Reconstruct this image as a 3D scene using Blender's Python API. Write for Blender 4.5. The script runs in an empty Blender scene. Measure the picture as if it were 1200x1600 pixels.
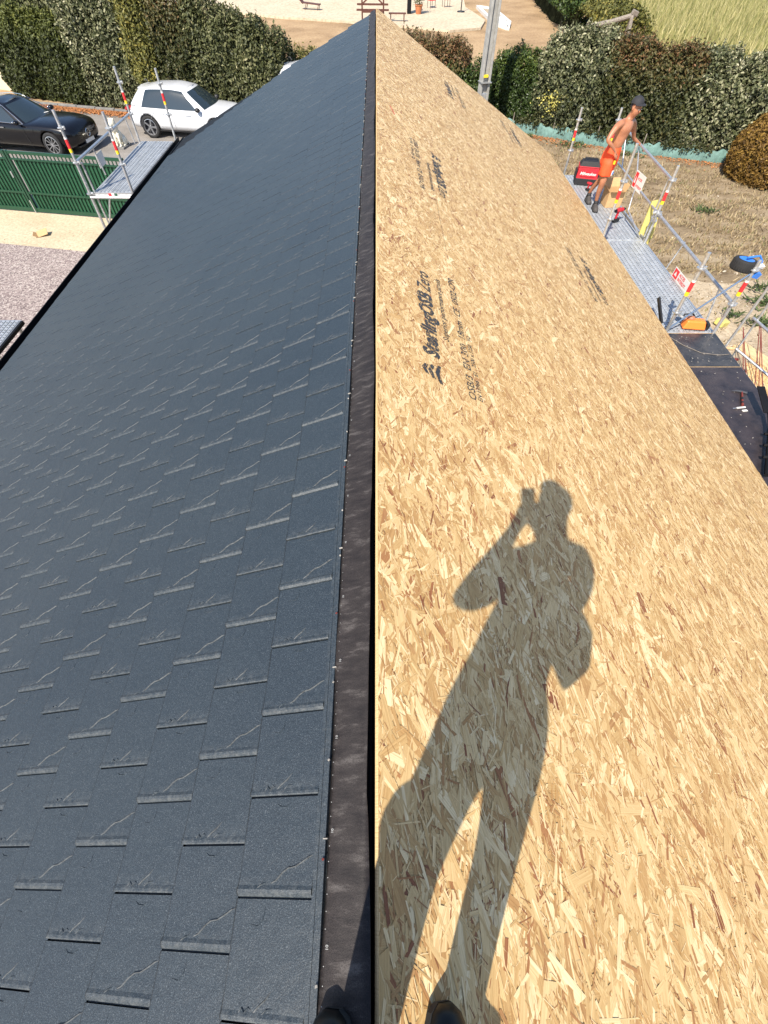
import bpy, bmesh, math, random
import numpy as np
from mathutils import Vector, Matrix, Euler
R = math.radians
rnd = random.Random(7)
npr = np.random.default_rng(11)
S = bpy.context.scene
col = S.collection

# ---------------------------------------------------------------- camera
RIDGE = 4.6
cam_d = bpy.data.cameras.new('camera')
cam = bpy.data.objects.new('camera', cam_d)
col.objects.link(cam)
cam_d.sensor_fit = 'VERTICAL'; cam_d.sensor_height = 36; cam_d.sensor_width = 27
cam_d.lens = 715 / 1600 * 36
cam_d.clip_start = 0.01; cam_d.clip_end = 900
cr, cu, cf = Vector((.99992, -.00992, .00790)), Vector((.00333, .80637, .59141)), Vector((.01224, .59133, -.80633))
m = Matrix((cr, cu, -cf)).transposed().to_4x4()
m.translation = (0, 0, RIDGE + 1.5)
cam.matrix_world = m
S.camera = cam

# ---------------------------------------------------------------- sky, sun, exposure
SUN = Vector((.3107, .5910, -.7444)).normalized()          # the way the light travels
elev = math.asin(-SUN.z)
w = bpy.data.worlds.new('World'); S.world = w; w.use_nodes = True
nt = w.node_tree; nt.nodes.clear()
wo = nt.nodes.new('ShaderNodeOutputWorld'); bg = nt.nodes.new('ShaderNodeBackground')
sk = nt.nodes.new('ShaderNodeTexSky'); sk.sky_type = 'NISHITA'; sk.sun_disc = False
sk.sun_elevation = elev
sk.sun_rotation = math.atan2(-SUN.x, -SUN.y)
sk.dust_density = 1.0; sk.ozone_density = 2.5
bg.inputs[1].default_value = .12
nt.links.new(sk.outputs[0], bg.inputs[0]); nt.links.new(bg.outputs[0], wo.inputs[0])
sd = bpy.data.lights.new('sun', 'SUN'); sd.energy = 4.6; sd.angle = R(.55); sd.color = (1, .925, .80)
so = bpy.data.objects.new('sun', sd); col.objects.link(so)
so.rotation_euler = SUN.to_track_quat('-Z', 'Y').to_euler(); so.location = (-10, -20, 30)
S.view_settings.view_transform = 'Standard'; S.view_settings.look = 'None'
S.view_settings.gamma = 1; S.view_settings.use_curve_mapping = False
S.view_settings.exposure = .92

# ---------------------------------------------------------------- materials
def mat(name, c, rough=.7, metal=0., var=.0, vscale=6., c2=None, bump=0., bscale=60., spec=.5, stretch=None, coat=0.):
    m = bpy.data.materials.new(name); m.use_nodes = True
    t = m.node_tree; b = t.nodes['Principled BSDF']
    b.inputs['Roughness'].default_value = rough; b.inputs['Metallic'].default_value = metal
    b.inputs['Specular IOR Level'].default_value = spec
    b.inputs['Coat Weight'].default_value = coat; b.inputs['Coat Roughness'].default_value = .05
    c = tuple(c) + (1,)
    b.inputs['Base Color'].default_value = c
    g = t.nodes.new('ShaderNodeNewGeometry')
    src = g.outputs['Position']
    if stretch:
        mp = t.nodes.new('ShaderNodeMapping'); mp.inputs['Scale'].default_value = stretch
        t.links.new(src, mp.inputs[0]); src = mp.outputs[0]
    if c2 is not None or var:
        n = t.nodes.new('ShaderNodeTexNoise'); n.inputs['Scale'].default_value = vscale
        n.inputs['Detail'].default_value = 8; n.inputs['Roughness'].default_value = .65
        t.links.new(src, n.inputs['Vector'])
        r = t.nodes.new('ShaderNodeValToRGB')
        r.color_ramp.elements[0].position = .35; r.color_ramp.elements[1].position = .65
        if c2 is None:
            r.color_ramp.elements[0].color = tuple(x * (1 - var) for x in c[:3]) + (1,)
            r.color_ramp.elements[1].color = tuple(min(1, x * (1 + var)) for x in c[:3]) + (1,)
        else:
            r.color_ramp.elements[0].color = c; r.color_ramp.elements[1].color = tuple(c2) + (1,)
        t.links.new(n.outputs[0], r.inputs[0]); t.links.new(r.outputs[0], b.inputs['Base Color'])
    if bump:
        n = t.nodes.new('ShaderNodeTexNoise'); n.inputs['Scale'].default_value = bscale; n.inputs['Detail'].default_value = 6
        t.links.new(src, n.inputs['Vector'])
        bp = t.nodes.new('ShaderNodeBump'); bp.inputs['Strength'].default_value = bump; bp.inputs['Distance'].default_value = .01
        t.links.new(n.outputs[0], bp.inputs['Height']); t.links.new(bp.outputs[0], b.inputs['Normal'])
    return m

def N(t, kind, **kw):
    n = t.nodes.new(kind)
    for k, v in kw.items():
        if k in n.inputs: n.inputs[k].default_value = v
        else: setattr(n, k, v)
    return n

def ramp(t, src, stops):
    r = t.nodes.new('ShaderNodeValToRGB'); e = r.color_ramp.elements
    e[0].position, e[0].color = stops[0][0], tuple(stops[0][1]) + (1,)
    e[1].position, e[1].color = stops[-1][0], tuple(stops[-1][1]) + (1,)
    for p, c in stops[1:-1]:
        x = e.new(p); x.color = tuple(c) + (1,)
    t.links.new(src, r.inputs[0]); return r.outputs[0]

def mixc(t, fac, a, b, mode='MIX'):
    n = t.nodes.new('ShaderNodeMix'); n.data_type = 'RGBA'; n.blend_type = mode
    for i, v in ((0, fac), (6, a), (7, b)):
        if hasattr(v, 'is_output') or isinstance(v, bpy.types.NodeSocket): t.links.new(v, n.inputs[i])
        else: n.inputs[i].default_value = v if i == 0 else tuple(v) + (1,)
    return n.outputs[2]

DU_ = .2374
# granular slate-coloured steel shingle
def slate_material():
    m = bpy.data.materials.new('slate_granules'); m.use_nodes = True; t = m.node_tree; b = t.nodes['Principled BSDF']
    g = N(t, 'ShaderNodeNewGeometry'); P = g.outputs['Position']
    n1 = N(t, 'ShaderNodeTexNoise', Scale=340., Detail=3.); t.links.new(P, n1.inputs['Vector'])
    n2 = N(t, 'ShaderNodeTexNoise', Scale=1.1, Detail=4.); t.links.new(P, n2.inputs['Vector'])
    c = ramp(t, n1.outputs[0], [(.32, (.009, .014, .020)), (.52, (.0195, .0285, .037)), (.64, (.038, .050, .061)), (.76, (.12, .132, .142))])
    c2 = ramp(t, n2.outputs[0], [(.3, (.86, .90, .94)), (.7, (1.1, 1.08, 1.06))])
    c = mixc(t, 1., c, c2, 'MULTIPLY')
    uv = N(t, 'ShaderNodeUVMap'); sx = N(t, 'ShaderNodeSeparateXYZ'); t.links.new(uv.outputs[0], sx.inputs[0])
    # paler noisy band along each raised step
    pale_band = ramp(t, sx.outputs[1], [(.0, (.2,)*3), (.008, (.48,)*3), (.018, (.40,)*3), (.030, (.22,)*3), (.055, (0,)*3)])
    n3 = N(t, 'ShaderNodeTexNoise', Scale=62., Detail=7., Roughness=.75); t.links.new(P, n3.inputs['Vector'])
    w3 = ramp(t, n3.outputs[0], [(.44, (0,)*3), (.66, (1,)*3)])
    wf = mixc(t, 1., pale_band, w3, 'MULTIPLY')
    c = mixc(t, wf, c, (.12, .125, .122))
    edge = ramp(t, sx.outputs[0], [(DU_ - .0060, (1,)*3), (DU_ - .0035, (.25,)*3), (DU_ + .01, (.25,)*3)])  # gap shade along each course edge, painted into the colour
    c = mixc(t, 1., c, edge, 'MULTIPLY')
    t.links.new(c, b.inputs['Base Color'])
    b.inputs['Roughness'].default_value = .5; b.inputs['Specular IOR Level'].default_value = .5
    bp = N(t, 'ShaderNodeBump', Strength=.45, Distance=.0018); t.links.new(n1.outputs[0], bp.inputs['Height'])
    n4 = N(t, 'ShaderNodeTexNoise', Scale=20., Detail=5.); t.links.new(P, n4.inputs['Vector'])
    bp2 = N(t, 'ShaderNodeBump', Strength=.4, Distance=.006); t.links.new(n4.outputs[0], bp2.inputs['Height'])
    t.links.new(bp.outputs[0], bp2.inputs['Normal']); t.links.new(bp2.outputs[0], b.inputs['Normal'])
    return m

def osb_material():
    m = bpy.data.materials.new('strand_board'); m.use_nodes = True; t = m.node_tree; b = t.nodes['Principled BSDF']
    a = N(t, 'ShaderNodeAttribute', attribute_name='tone')
    c = ramp(t, a.outputs['Fac'], [(0, (.80, .62, .36)), (.16, (.66, .465, .225)), (.42, (.525, .34, .143)), (.64, (.44, .255, .098)),
                                   (.80, (.40, .222, .088)), (.88, (.34, .155, .060)), (.945, (.23, .080, .034)), (.985, (.16, .08, .04)), (1, (.06, .04, .02))])
    uv = N(t, 'ShaderNodeUVMap'); mp = N(t, 'ShaderNodeMapping'); mp.inputs['Scale'].default_value = (9, 260, 1)
    t.links.new(uv.outputs[0], mp.inputs[0])
    n = N(t, 'ShaderNodeTexNoise', Scale=1., Detail=4.); t.links.new(mp.outputs[0], n.inputs['Vector'])
    gr = ramp(t, n.outputs[0], [(.3, (.78, .72, .64)), (.55, (1, 1, 1)), (.75, (1.12, 1.12, 1.12))])
    c = mixc(t, 1., c, gr, 'MULTIPLY')
    t.links.new(c, b.inputs['Base Color'])
    b.inputs['Roughness'].default_value = .55; b.inputs['Specular IOR Level'].default_value = .35
    bp = N(t, 'ShaderNodeBump', Strength=.35, Distance=.0012); t.links.new(n.outputs[0], bp.inputs['Height']); t.links.new(bp.outputs[0], b.inputs['Normal'])
    return m

def ink_material():
    m = bpy.data.materials.new('stamp_ink'); m.use_nodes = True; t = m.node_tree; b = t.nodes['Principled BSDF']
    b.inputs['Base Color'].default_value = (.028, .028, .032, 1); b.inputs['Roughness'].default_value = .6
    g = N(t, 'ShaderNodeNewGeometry'); mp = N(t, 'ShaderNodeMapping'); mp.inputs['Scale'].default_value = (90, 40, 90)
    t.links.new(g.outputs['Position'], mp.inputs[0])
    n = N(t, 'ShaderNodeTexNoise', Scale=1., Detail=5., Roughness=.7); t.links.new(mp.outputs[0], n.inputs['Vector'])
    f = ramp(t, n.outputs[0], [(.38, (.0,)*3), (.50, (1,)*3)])
    tr = N(t, 'ShaderNodeBsdfTransparent'); mx = N(t, 'ShaderNodeMixShader')
    t.links.new(f, mx.inputs[0]); t.links.new(tr.outputs[0], mx.inputs[1]); t.links.new(b.outputs[0], mx.inputs[2])
    t.links.new(mx.outputs[0], t.nodes['Material Output'].inputs[0]); return m

def leaf_material(name, stops, rough=.45, trans=.18):
    m = bpy.data.materials.new(name); m.use_nodes = True; t = m.node_tree; b = t.nodes['Principled BSDF']
    a = N(t, 'ShaderNodeAttribute', attribute_name='tone')
    c = ramp(t, a.outputs['Fac'], stops)
    t.links.new(c, b.inputs['Base Color']); b.inputs['Roughness'].default_value = rough
    b.inputs['Specular IOR Level'].default_value = .3
    tl = N(t, 'ShaderNodeBsdfTranslucent'); t.links.new(c, tl.inputs[0])
    mx = N(t, 'ShaderNodeMixShader'); mx.inputs[0].default_value = trans
    t.links.new(b.outputs[0], mx.inputs[1]); t.links.new(tl.outputs[0], mx.inputs[2])
    t.links.new(mx.outputs[0], t.nodes['Material Output'].inputs[0]); return m

def ground_material(name, stops, s1=1., s2=25., speck=None, bump=.5, stretch=None):
    m = bpy.data.materials.new(name); m.use_nodes = True; t = m.node_tree; b = t.nodes['Principled BSDF']
    g = N(t, 'ShaderNodeNewGeometry'); P = g.outputs['Position']
    if stretch:
        mp = N(t, 'ShaderNodeMapping'); mp.inputs['Scale'].default_value = stretch[0]; mp.inputs['Rotation'].default_value = (0, 0, stretch[1])
        t.links.new(P, mp.inputs[0]); P2 = mp.outputs[0]
    else: P2 = P
    n1 = N(t, 'ShaderNodeTexNoise', Scale=s1, Detail=8., Roughness=.62); t.links.new(P2, n1.inputs['Vector'])
    n2 = N(t, 'ShaderNodeTexNoise', Scale=s2, Detail=6., Roughness=.7); t.links.new(P2, n2.inputs['Vector'])
    c = ramp(t, n1.outputs[0], stops)
    d = ramp(t, n2.outputs[0], [(.3, (.62, .60, .58)), (.5, (1, 1, 1)), (.72, (1.25, 1.24, 1.22))])
    c = mixc(t, 1., c, d, 'MULTIPLY')
    if speck:
        v = N(t, 'ShaderNodeTexVoronoi', Scale=speck[0]); t.links.new(P, v.inputs['Vector'])
        sc = ramp(t, v.outputs['Color'], speck[1]); c = mixc(t, speck[2], c, sc)
    t.links.new(c, b.inputs['Base Color']); b.inputs['Roughness'].default_value = .9; b.inputs['Specular IOR Level'].default_value = .2
    bp = N(t, 'ShaderNodeBump', Strength=bump, Distance=.03); t.links.new(n2.outputs[0], bp.inputs['Height']); t.links.new(bp.outputs[0], b.inputs['Normal'])
    return m

M = {}
M['slate'] = slate_material()
M['crack_highlight'] = mat('sunlit_crack_granules', (.068, .073, .076), .6, var=.5, vscale=90)  # sunlit highlight on the crack ridges, painted as a paler material
M['osb'] = osb_material()
M['ink'] = ink_material()
def membrane_material():
    m = bpy.data.materials.new('ridge_membrane'); m.use_nodes = True; t = m.node_tree; b = t.nodes['Principled BSDF']
    g = N(t, 'ShaderNodeNewGeometry'); mp = N(t, 'ShaderNodeMapping'); mp.inputs['Rotation'].default_value = (0, 0, -.55); mp.inputs['Scale'].default_value = (9, 34, 9)
    t.links.new(g.outputs['Position'], mp.inputs[0])
    n = N(t, 'ShaderNodeTexNoise', Scale=1., Detail=6., Roughness=.65); t.links.new(mp.outputs[0], n.inputs['Vector'])
    n2 = N(t, 'ShaderNodeTexNoise', Scale=420., Detail=3.); t.links.new(g.outputs['Position'], n2.inputs['Vector'])
    c = ramp(t, n.outputs[0], [(.35, (.014, .011, .011)), (.55, (.026, .021, .020)), (.72, (.075, .066, .062))])  # palest stop paints diagonal sheen streaks into the colour
    f = ramp(t, n2.outputs[0], [(.35, (.6,)*3), (.65, (1.4,)*3)])
    c = mixc(t, 1., c, f, 'MULTIPLY'); t.links.new(c, b.inputs['Base Color']); b.inputs['Roughness'].default_value = .62; b.inputs['Specular IOR Level'].default_value = .3
    bp = N(t, 'ShaderNodeBump', Strength=.5, Distance=.004); t.links.new(n.outputs[0], bp.inputs['Height'])
    bp2 = N(t, 'ShaderNodeBump', Strength=.5, Distance=.001); t.links.new(n2.outputs[0], bp2.inputs['Height']); t.links.new(bp.outputs[0], bp2.inputs['Normal']); t.links.new(bp2.outputs[0], b.inputs['Normal'])
    return m
M['membrane'] = membrane_material()
M['white_print'] = mat('white_print', (.36, .36, .35), .6)
M['black'] = mat('black_metal', (.006, .006, .007), .6, var=.2, spec=.2)
M['wood'] = mat('batten_wood', (.42, .26, .12), .7, var=.25, vscale=30, stretch=(1, .1, 1))
M['greywood'] = mat('weathered_log', (.20, .17, .14), .8, var=.35, vscale=14)
M['brownwood'] = mat('brown_stained_wood', (.085, .028, .018), .6, var=.25, vscale=10)
M['palewood'] = mat('pale_lumber', (.55, .38, .20), .7, var=.25, vscale=18, stretch=(1, .3, 1))
M['galv'] = mat('galvanised_steel', (.50, .51, .52), .38, metal=.75, var=.22, vscale=18)
M['deck'] = mat('galvanised_deck', (.44, .46, .48), .48, metal=.45, var=.18, vscale=9, bump=.15)
M['deckdark'] = mat('deck_perforation', (.10, .105, .11), .7)
M['bluesteel'] = mat('blue_grey_steel', (.10, .15, .24), .5, metal=.4)
M['red'] = mat('red_sticker', (.62, .025, .03), .5); M['white'] = mat('white_sticker', (.62, .61, .58), .5)
M['yellow'] = mat('yellow_sticker', (.75, .55, .02), .5)
M['paleyellow'] = mat('pale_yellow_board', (.50, .43, .13), .6, var=.1)
M['ply'] = mat('film_faced_ply', (.018, .014, .016), .42, c2=(.045, .034, .034), vscale=5, bump=.15, bscale=25)
M['ply2'] = mat('worn_film_ply', (.017, .018, .021), .42, c2=(.055, .052, .052), vscale=7, bump=.15, bscale=25)
M['debris'] = mat('pale_crumbs', (.30, .28, .25), .8, var=.3)
M['cream'] = mat('cream_render', (.55, .47, .34), .9, var=.06, vscale=3, bump=.1, bscale=80)
M['gate'] = mat('green_gate_paint', (.008, .048, .024), .4, var=.1)
M['gatesheet'] = mat('green_privacy_sheet', (.014, .078, .036), .5, var=.22, vscale=7)
M['net'] = mat('windbreak_net', (.10, .185, .165), .75, var=.25, vscale=8)
M['carwhite'] = mat('white_car_paint', (.60, .61, .63), .28, coat=.8)
M['carblack'] = mat('black_car_paint', (.0035, .0035, .005), .22, spec=.3, coat=.35)
M['glass'] = mat('tinted_car_glass', (.018, .028, .034), .06, spec=.9)
M['chrome'] = mat('chrome_trim', (.75, .76, .78), .15, metal=1.)
M['tyre'] = mat('tyre_rubber', (.014, .014, .015), .85, var=.2)
M['rim'] = mat('alloy_rim', (.42, .43, .45), .3, metal=.8)
M['rimdark'] = mat('dark_alloy_rim', (.10, .10, .11), .35, metal=.6)
M['lens'] = mat('lamp_lens', (.55, .58, .62), .1, spec=.9)
M['lensred'] = mat('tail_lamp_lens', (.30, .012, .012), .15)
M['seam'] = mat('panel_seam', (.03, .03, .03), .8)
M['seamgrey'] = mat('panel_seam_grey', (.22, .22, .23), .8)
M['plastic'] = mat('black_plastic', (.012, .012, .013), .5)
M['stone'] = mat('cast_stone', (.66, .62, .50), .9, var=.16, vscale=14, bump=.4)
M['kerb'] = mat('kerb_stone', (.17, .165, .155), .9, var=.2, bump=.3)
M['carton'] = mat('cardboard', (.46, .29, .14), .8, var=.08, vscale=12)
M['carton_in'] = mat('cardboard_inside', (.34, .21, .10), .85, var=.1)
M['skin'] = mat('tanned_skin', (.29, .112, .056), .45, c2=(.41, .18, .10), vscale=7, bump=.35, bscale=16)
M['shorts'] = mat('orange_shorts', (.85, .075, .015), .7, var=.08, vscale=20, bump=.2)
M['shoe'] = mat('grey_work_shoe', (.05, .045, .042), .7, var=.3, vscale=30)
M['sole'] = mat('shoe_sole', (.015, .015, .015), .7)
M['cap'] = mat('charcoal_cap', (.018, .018, .022), .8)
M['bagred'] = mat('red_tool_bag', (.42, .012, .022), .65, var=.12, vscale=20, bump=.3)
M['bagblack'] = mat('black_tool_bag', (.010, .010, .012), .7, var=.2)
M['orange'] = mat('orange_plastic', (.80, .20, .03), .45)
M['blue'] = mat('blue_paint', (.03, .16, .55), .4)
M['leather'] = mat('black_polished_shoe', (.005, .005, .005), .4, spec=.3)
M['trouser'] = mat('work_trousers', (.035, .038, .045), .85, var=.2)
M['shirt'] = mat('work_shirt', (.05, .05, .06), .85, var=.2)
M['concrete'] = mat('pole_concrete', (.28, .27, .25), .85, var=.18, vscale=5, bump=.25)
M['terracotta'] = mat('terracotta', (.42, .15, .06), .8, var=.1)
M['redfabric'] = mat('red_chair_fabric', (.55, .02, .03), .7)
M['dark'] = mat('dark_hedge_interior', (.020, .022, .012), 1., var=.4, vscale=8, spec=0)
M['twig'] = mat('twig_bark', (.09, .065, .045), .9, var=.3)
M['hammer_red'] = mat('hammer_handle', (.16, .03, .02), .5)

# ---------------------------------------------------------------- mesh builder
class MB:
    def __init__(s): s.v = []; s.f = []; s.m = []; s.ms = []
    def mi(s, m):
        if m not in s.ms: s.ms.append(m)
        return s.ms.index(m)
    def add(s, vs, fs, m):
        o = len(s.v); s.v += [tuple(v) for v in vs]; i = s.mi(m)
        for f in fs: s.f.append(tuple(o + k for k in f)); s.m.append(i)
        return s
    def box(s, c, d, m, rot=None):
        c = Vector(c); h = [x / 2 for x in d]
        vs = [Vector((sx * h[0], sy * h[1], sz * h[2])) for sz in (-1, 1) for sx, sy in ((-1, -1), (1, -1), (1, 1), (-1, 1))]
        if rot is not None:
            q = Euler(rot) if not isinstance(rot, Matrix) else None
            q = q.to_matrix() if q is not None else rot
            vs = [q @ v for v in vs]
        return s.add([v + c for v in vs], [(3, 2, 1, 0), (4, 5, 6, 7), (0, 1, 5, 4), (1, 2, 6, 5), (2, 3, 7, 6), (3, 0, 4, 7)], m)
    def bar(s, p, q, wd, ht, m, up=(0, 0, 1)):
        p, q = Vector(p), Vector(q); d = (q - p); L = d.length; d.normalize()
        x = d.cross(Vector(up)); x = x.normalized() if x.length > 1e-4 else Vector((1, 0, 0)); z = x.cross(d)
        rot = Matrix((x, d, z)).transposed()
        return s.box((p + q) / 2, (wd, L, ht), m, rot)
    def tube(s, pts, r, m, n=10, cap=True):
        pts = [Vector(p) for p in pts]; rs = r if isinstance(r, (list, tuple)) else [r] * len(pts)
        vs = []; prev = None
        for i, p in enumerate(pts):
            d = (pts[min(i + 1, len(pts) - 1)] - pts[max(i - 1, 0)]).normalized()
            a = prev if prev is not None else (Vector((0, 0, 1)) if abs(d.z) < .9 else Vector((1, 0, 0)))
            x = (a - d * a.dot(d))
            if x.length < 1e-4: x = d.orthogonal()
            x.normalize(); prev = x; y = d.cross(x)
            vs += [p + (x * math.cos(2 * math.pi * k / n) + y * math.sin(2 * math.pi * k / n)) * rs[i] for k in range(n)]
        fs = []
        for i in range(len(pts) - 1):
            for k in range(n):
                fs.append((i * n + k, i * n + (k + 1) % n, (i + 1) * n + (k + 1) % n, (i + 1) * n + k))
        if cap: fs.append(tuple(range(n - 1, -1, -1))); fs.append(tuple((len(pts) - 1) * n + k for k in range(n)))
        return s.add(vs, fs, m)
    def ell(s, c, r, m, nu=12, nv=8, rot=None):
        c = Vector(c); vs = []; q = Euler(rot).to_matrix() if rot else None
        for j in range(nv + 1):
            th = math.pi * j / nv
            for i in range(nu):
                ph = 2 * math.pi * i / nu
                v = Vector((r[0] * math.sin(th) * math.cos(ph), r[1] * math.sin(th) * math.sin(ph), r[2] * math.cos(th)))
                vs.append((q @ v if q else v) + c)
        fs = []
        for j in range(nv):
            for i in range(nu):
                fs.append((j * nu + i, (j + 1) * nu + i, (j + 1) * nu + (i + 1) % nu, j * nu + (i + 1) % nu))
        return s.add(vs, fs, m)
    def lathe(s, prof, c, ax, m, n=24):
        c = Vector(c); ax = Vector(ax).normalized(); x = ax.orthogonal().normalized(); y = ax.cross(x); vs = []
        for r_, h in prof:
            vs += [c + ax * h + (x * math.cos(2 * math.pi * k / n) + y * math.sin(2 * math.pi * k / n)) * r_ for k in range(n)]
        fs = []
        for i in range(len(prof) - 1):
            for k in range(n): fs.append((i * n + k, i * n + (k + 1) % n, (i + 1) * n + (k + 1) % n, (i + 1) * n + k))
        return s.add(vs, fs, m)
    def prism(s, poly, z0, z1, m):
        n = len(poly); vs = [(x, y, z0) for x, y in poly] + [(x, y, z1) for x, y in poly]
        return s.add(vs, [tuple(range(n - 1, -1, -1)), tuple(range(n, 2 * n))] + [(i, (i + 1) % n, n + (i + 1) % n, n + i) for i in range(n)], m)
    def build(s, name, parent=None, smooth=False, bevel=0., sub=0):
        me = bpy.data.meshes.new(name); me.from_pydata(s.v, [], s.f)
        for k in s.ms: me.materials.append(M[k] if isinstance(k, str) else k)
        me.polygons.foreach_set('material_index', s.m)
        if smooth: me.polygons.foreach_set('use_smooth', [True] * len(s.f))
        me.update()
        bm = bmesh.new(); bm.from_mesh(me); bmesh.ops.recalc_face_normals(bm, faces=bm.faces); bm.to_mesh(me); bm.free()
        o = bpy.data.objects.new(name, me); col.objects.link(o)
        if parent is not None: o.parent = parent
        if bevel: b = o.modifiers.new('b', 'BEVEL'); b.width = bevel; b.segments = 2; b.limit_method = 'ANGLE'
        if sub: x = o.modifiers.new('s', 'SUBSURF'); x.levels = sub; x.render_levels = sub
        return o

def tag(o, label=None, cat=None, group=None, kind=None):
    if label: o['label'] = label
    if cat: o['category'] = cat
    if group: o['group'] = group
    if kind: o['kind'] = kind
    return o
def thing(name, label, cat, loc=(0, 0, 0), rz=0, group=None):
    o = bpy.data.objects.new(name, None); col.objects.link(o); o.empty_display_size = .2
    o.location = loc; o.rotation_euler = (0, 0, rz); return tag(o, label, cat, group)
def place(src, name, parent, loc=(0, 0, 0), rz=0):
    o = src.copy(); o.name = name; col.objects.link(o); o.parent = parent; o.location = loc; o.rotation_euler = (0, 0, rz); return o
def copy_tree(o, parent=None):
    c = o.copy(); col.objects.link(c); c.parent = parent
    for ch in list(o.children): copy_tree(ch, c)
    return c
def raw_mesh(name, V, F, mats, tone=None, uv=None, parent=None, smooth=False):
    """V (n,3) array, F (k,m) array of equal-size faces."""
    me = bpy.data.meshes.new(name); nF, k = F.shape
    me.vertices.add(len(V)); me.vertices.foreach_set('co', V.astype(np.float32).ravel())
    me.loops.add(nF * k); me.loops.foreach_set('vertex_index', F.astype(np.int32).ravel())
    me.polygons.add(nF); me.polygons.foreach_set('loop_start', np.arange(0, nF * k, k, dtype=np.int32))
    me.polygons.foreach_set('loop_total', np.full(nF, k, dtype=np.int32))
    for x in mats: me.materials.append(x)
    me.polygons.foreach_set('use_smooth', [False] * nF)
    me.update(calc_edges=True)
    if tone is not None:
        a = me.attributes.new('tone', 'FLOAT', 'FACE'); a.data.foreach_set('value', tone.astype(np.float32))
    if uv is not None:
        l = me.uv_layers.new(name='UVMap'); l.data.foreach_set('uv', uv.astype(np.float32).ravel())
    o = bpy.data.objects.new(name, me); col.objects.link(o)
    if parent is not None: o.parent = parent
    return o
def text_geo(body, size, align='LEFT', bold=0.):
    c = bpy.data.curves.new('t', 'FONT'); c.body = body; c.size = size; c.align_x = align; c.offset = bold; c.resolution_u = 2
    o = bpy.data.objects.new('t', c); col.objects.link(o)
    me = o.to_mesh(); vs = [v.co.copy() for v in me.vertices]; fs = [tuple(p.vertices) for p in me.polygons]
    o.to_mesh_clear(); bpy.data.objects.remove(o); bpy.data.curves.remove(c)
    return vs, fs

# ================================================================ THE SETTING
DRY = [(.30, (.105, .075, .046)), (.43, (.19, .14, .085)), (.55, (.27, .205, .13)), (.64, (.32, .255, .17)), (.78, (.21, .175, .11))]
g_lawn = ground_material('dry_lawn', [(.28, (.19, .125, .066)), (.45, (.30, .20, .11)), (.6, (.37, .255, .145)), (.78, (.26, .205, .10))], .35, 7., bump=.5)
g_yard = ground_material('dry_yard', DRY, .75, 14., bump=.9, stretch=((1, 2.2, 1), .5))
g_dirt = ground_material('pale_dirt', [(.25, (.17, .125, .08)), (.45, (.30, .23, .15)), (.62, (.40, .32, .22)), (.8, (.24, .19, .12))], .8, 11., bump=.9,
                         speck=(22., [(.2, (.30, .24, .16)), (.8, (.62, .54, .42))], .25))
g_asph = ground_material('old_asphalt', [(.3, (.17, .155, .14)), (.6, (.24, .22, .20)), (.8, (.30, .275, .245))], .9, 30., bump=.4)
g_slab = ground_material('cream_slab', [(.3, (.40, .33, .22)), (.6, (.48, .405, .285)), (.8, (.42, .345, .235))], .7, 14., bump=.12)
g_grav = ground_material('pink_gravel', [(.3, (.30, .235, .22)), (.7, (.40, .33, .31))], 1.5, 40., bump=1.,
                         speck=(34., [(.15, (.08, .058, .06)), (.4, (.25, .195, .185)), (.65, (.38, .315, .29)), (.9, (.58, .52, .46))], .8))
g_terr = ground_material('terrace_paving', [(.3, (.44, .36, .255)), (.7, (.50, .42, .31))], .5, 5., bump=.1)
g_field = ground_material('field_soil', [(.3, (.13, .13, .05)), (.6, (.22, .21, .085)), (.8, (.28, .25, .11))], .5, 6., bump=.8)

def sheet(name, poly, z, material, kind='structure'):
    me = bpy.data.meshes.new(name); me.from_pydata([(x, y, z) for x, y in poly], [], [tuple(range(len(poly)))]); me.materials.append(material)
    if me.polygons[0].normal.z < 0: me.flip_normals()
    o = bpy.data.objects.new(name, me); col.objects.link(o); return tag(o, kind=kind)
sheet('ground', [(-300, -200), (300, -200), (300, 500), (-300, 500)], 0, g_lawn)
sheet('asphalt_yard', [(-45, 22.6), (-10.9, 16.3), (-4, 15.1), (3.4, 15.1), (3.4, 24.0), (-6, 25.3), (-11.64, 26.6), (-16.5, 28.3), (-45, 36)], .004, g_asph)
sheet('driveway', [(-45, 22.6), (-10.9, 16.3), (-4, 15.1), (-4, 12.8), (-7.88, 13.5), (-11.6, 14.2), (-45, 20.5)], .006, g_slab)
sheet('gravel_drive', [(-45, 20.5), (-11.6, 14.2), (-7.88, 13.5), (-4, 12.8), (-4, -30), (-45, -30)], .005, g_grav)
sheet('dry_yard', [(3.4, 14), (3.4, 26.0), (9, 23.6), (16, 20.8), (45, 8), (45, -40), (3.4, -40)], .005, g_yard)
# pale trampled dirt: uneven patch
pts = []
for i in range(40):
    a = 2 * math.pi * i / 40; r_ = 1 + .13 * math.sin(3 * a + 1) + .08 * math.sin(7 * a)
    pts.append((8.6 + 5.4 * r_ * math.cos(a), 6.0 + 7.0 * r_ * math.sin(a)))
sheet('bare_dirt', pts, .010, g_dirt)
sheet('field_ground', [(16.2, 36), (20, 30), (90, 10), (140, 160), (30, 160), (20.5, 62)], .006, g_field)
tb = MB(); tb.prism([(-26, 62), (-7.5, 52.1), (-2.6, 50.6), (2.4, 48.5), (5.2, 47.0), (7.6, 48.2), (8.4, 51.5), (7.6, 58), (9, 75), (-26, 80)], .006, .14, g_terr)
tag(tb.build('terrace'), kind='structure')

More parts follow.
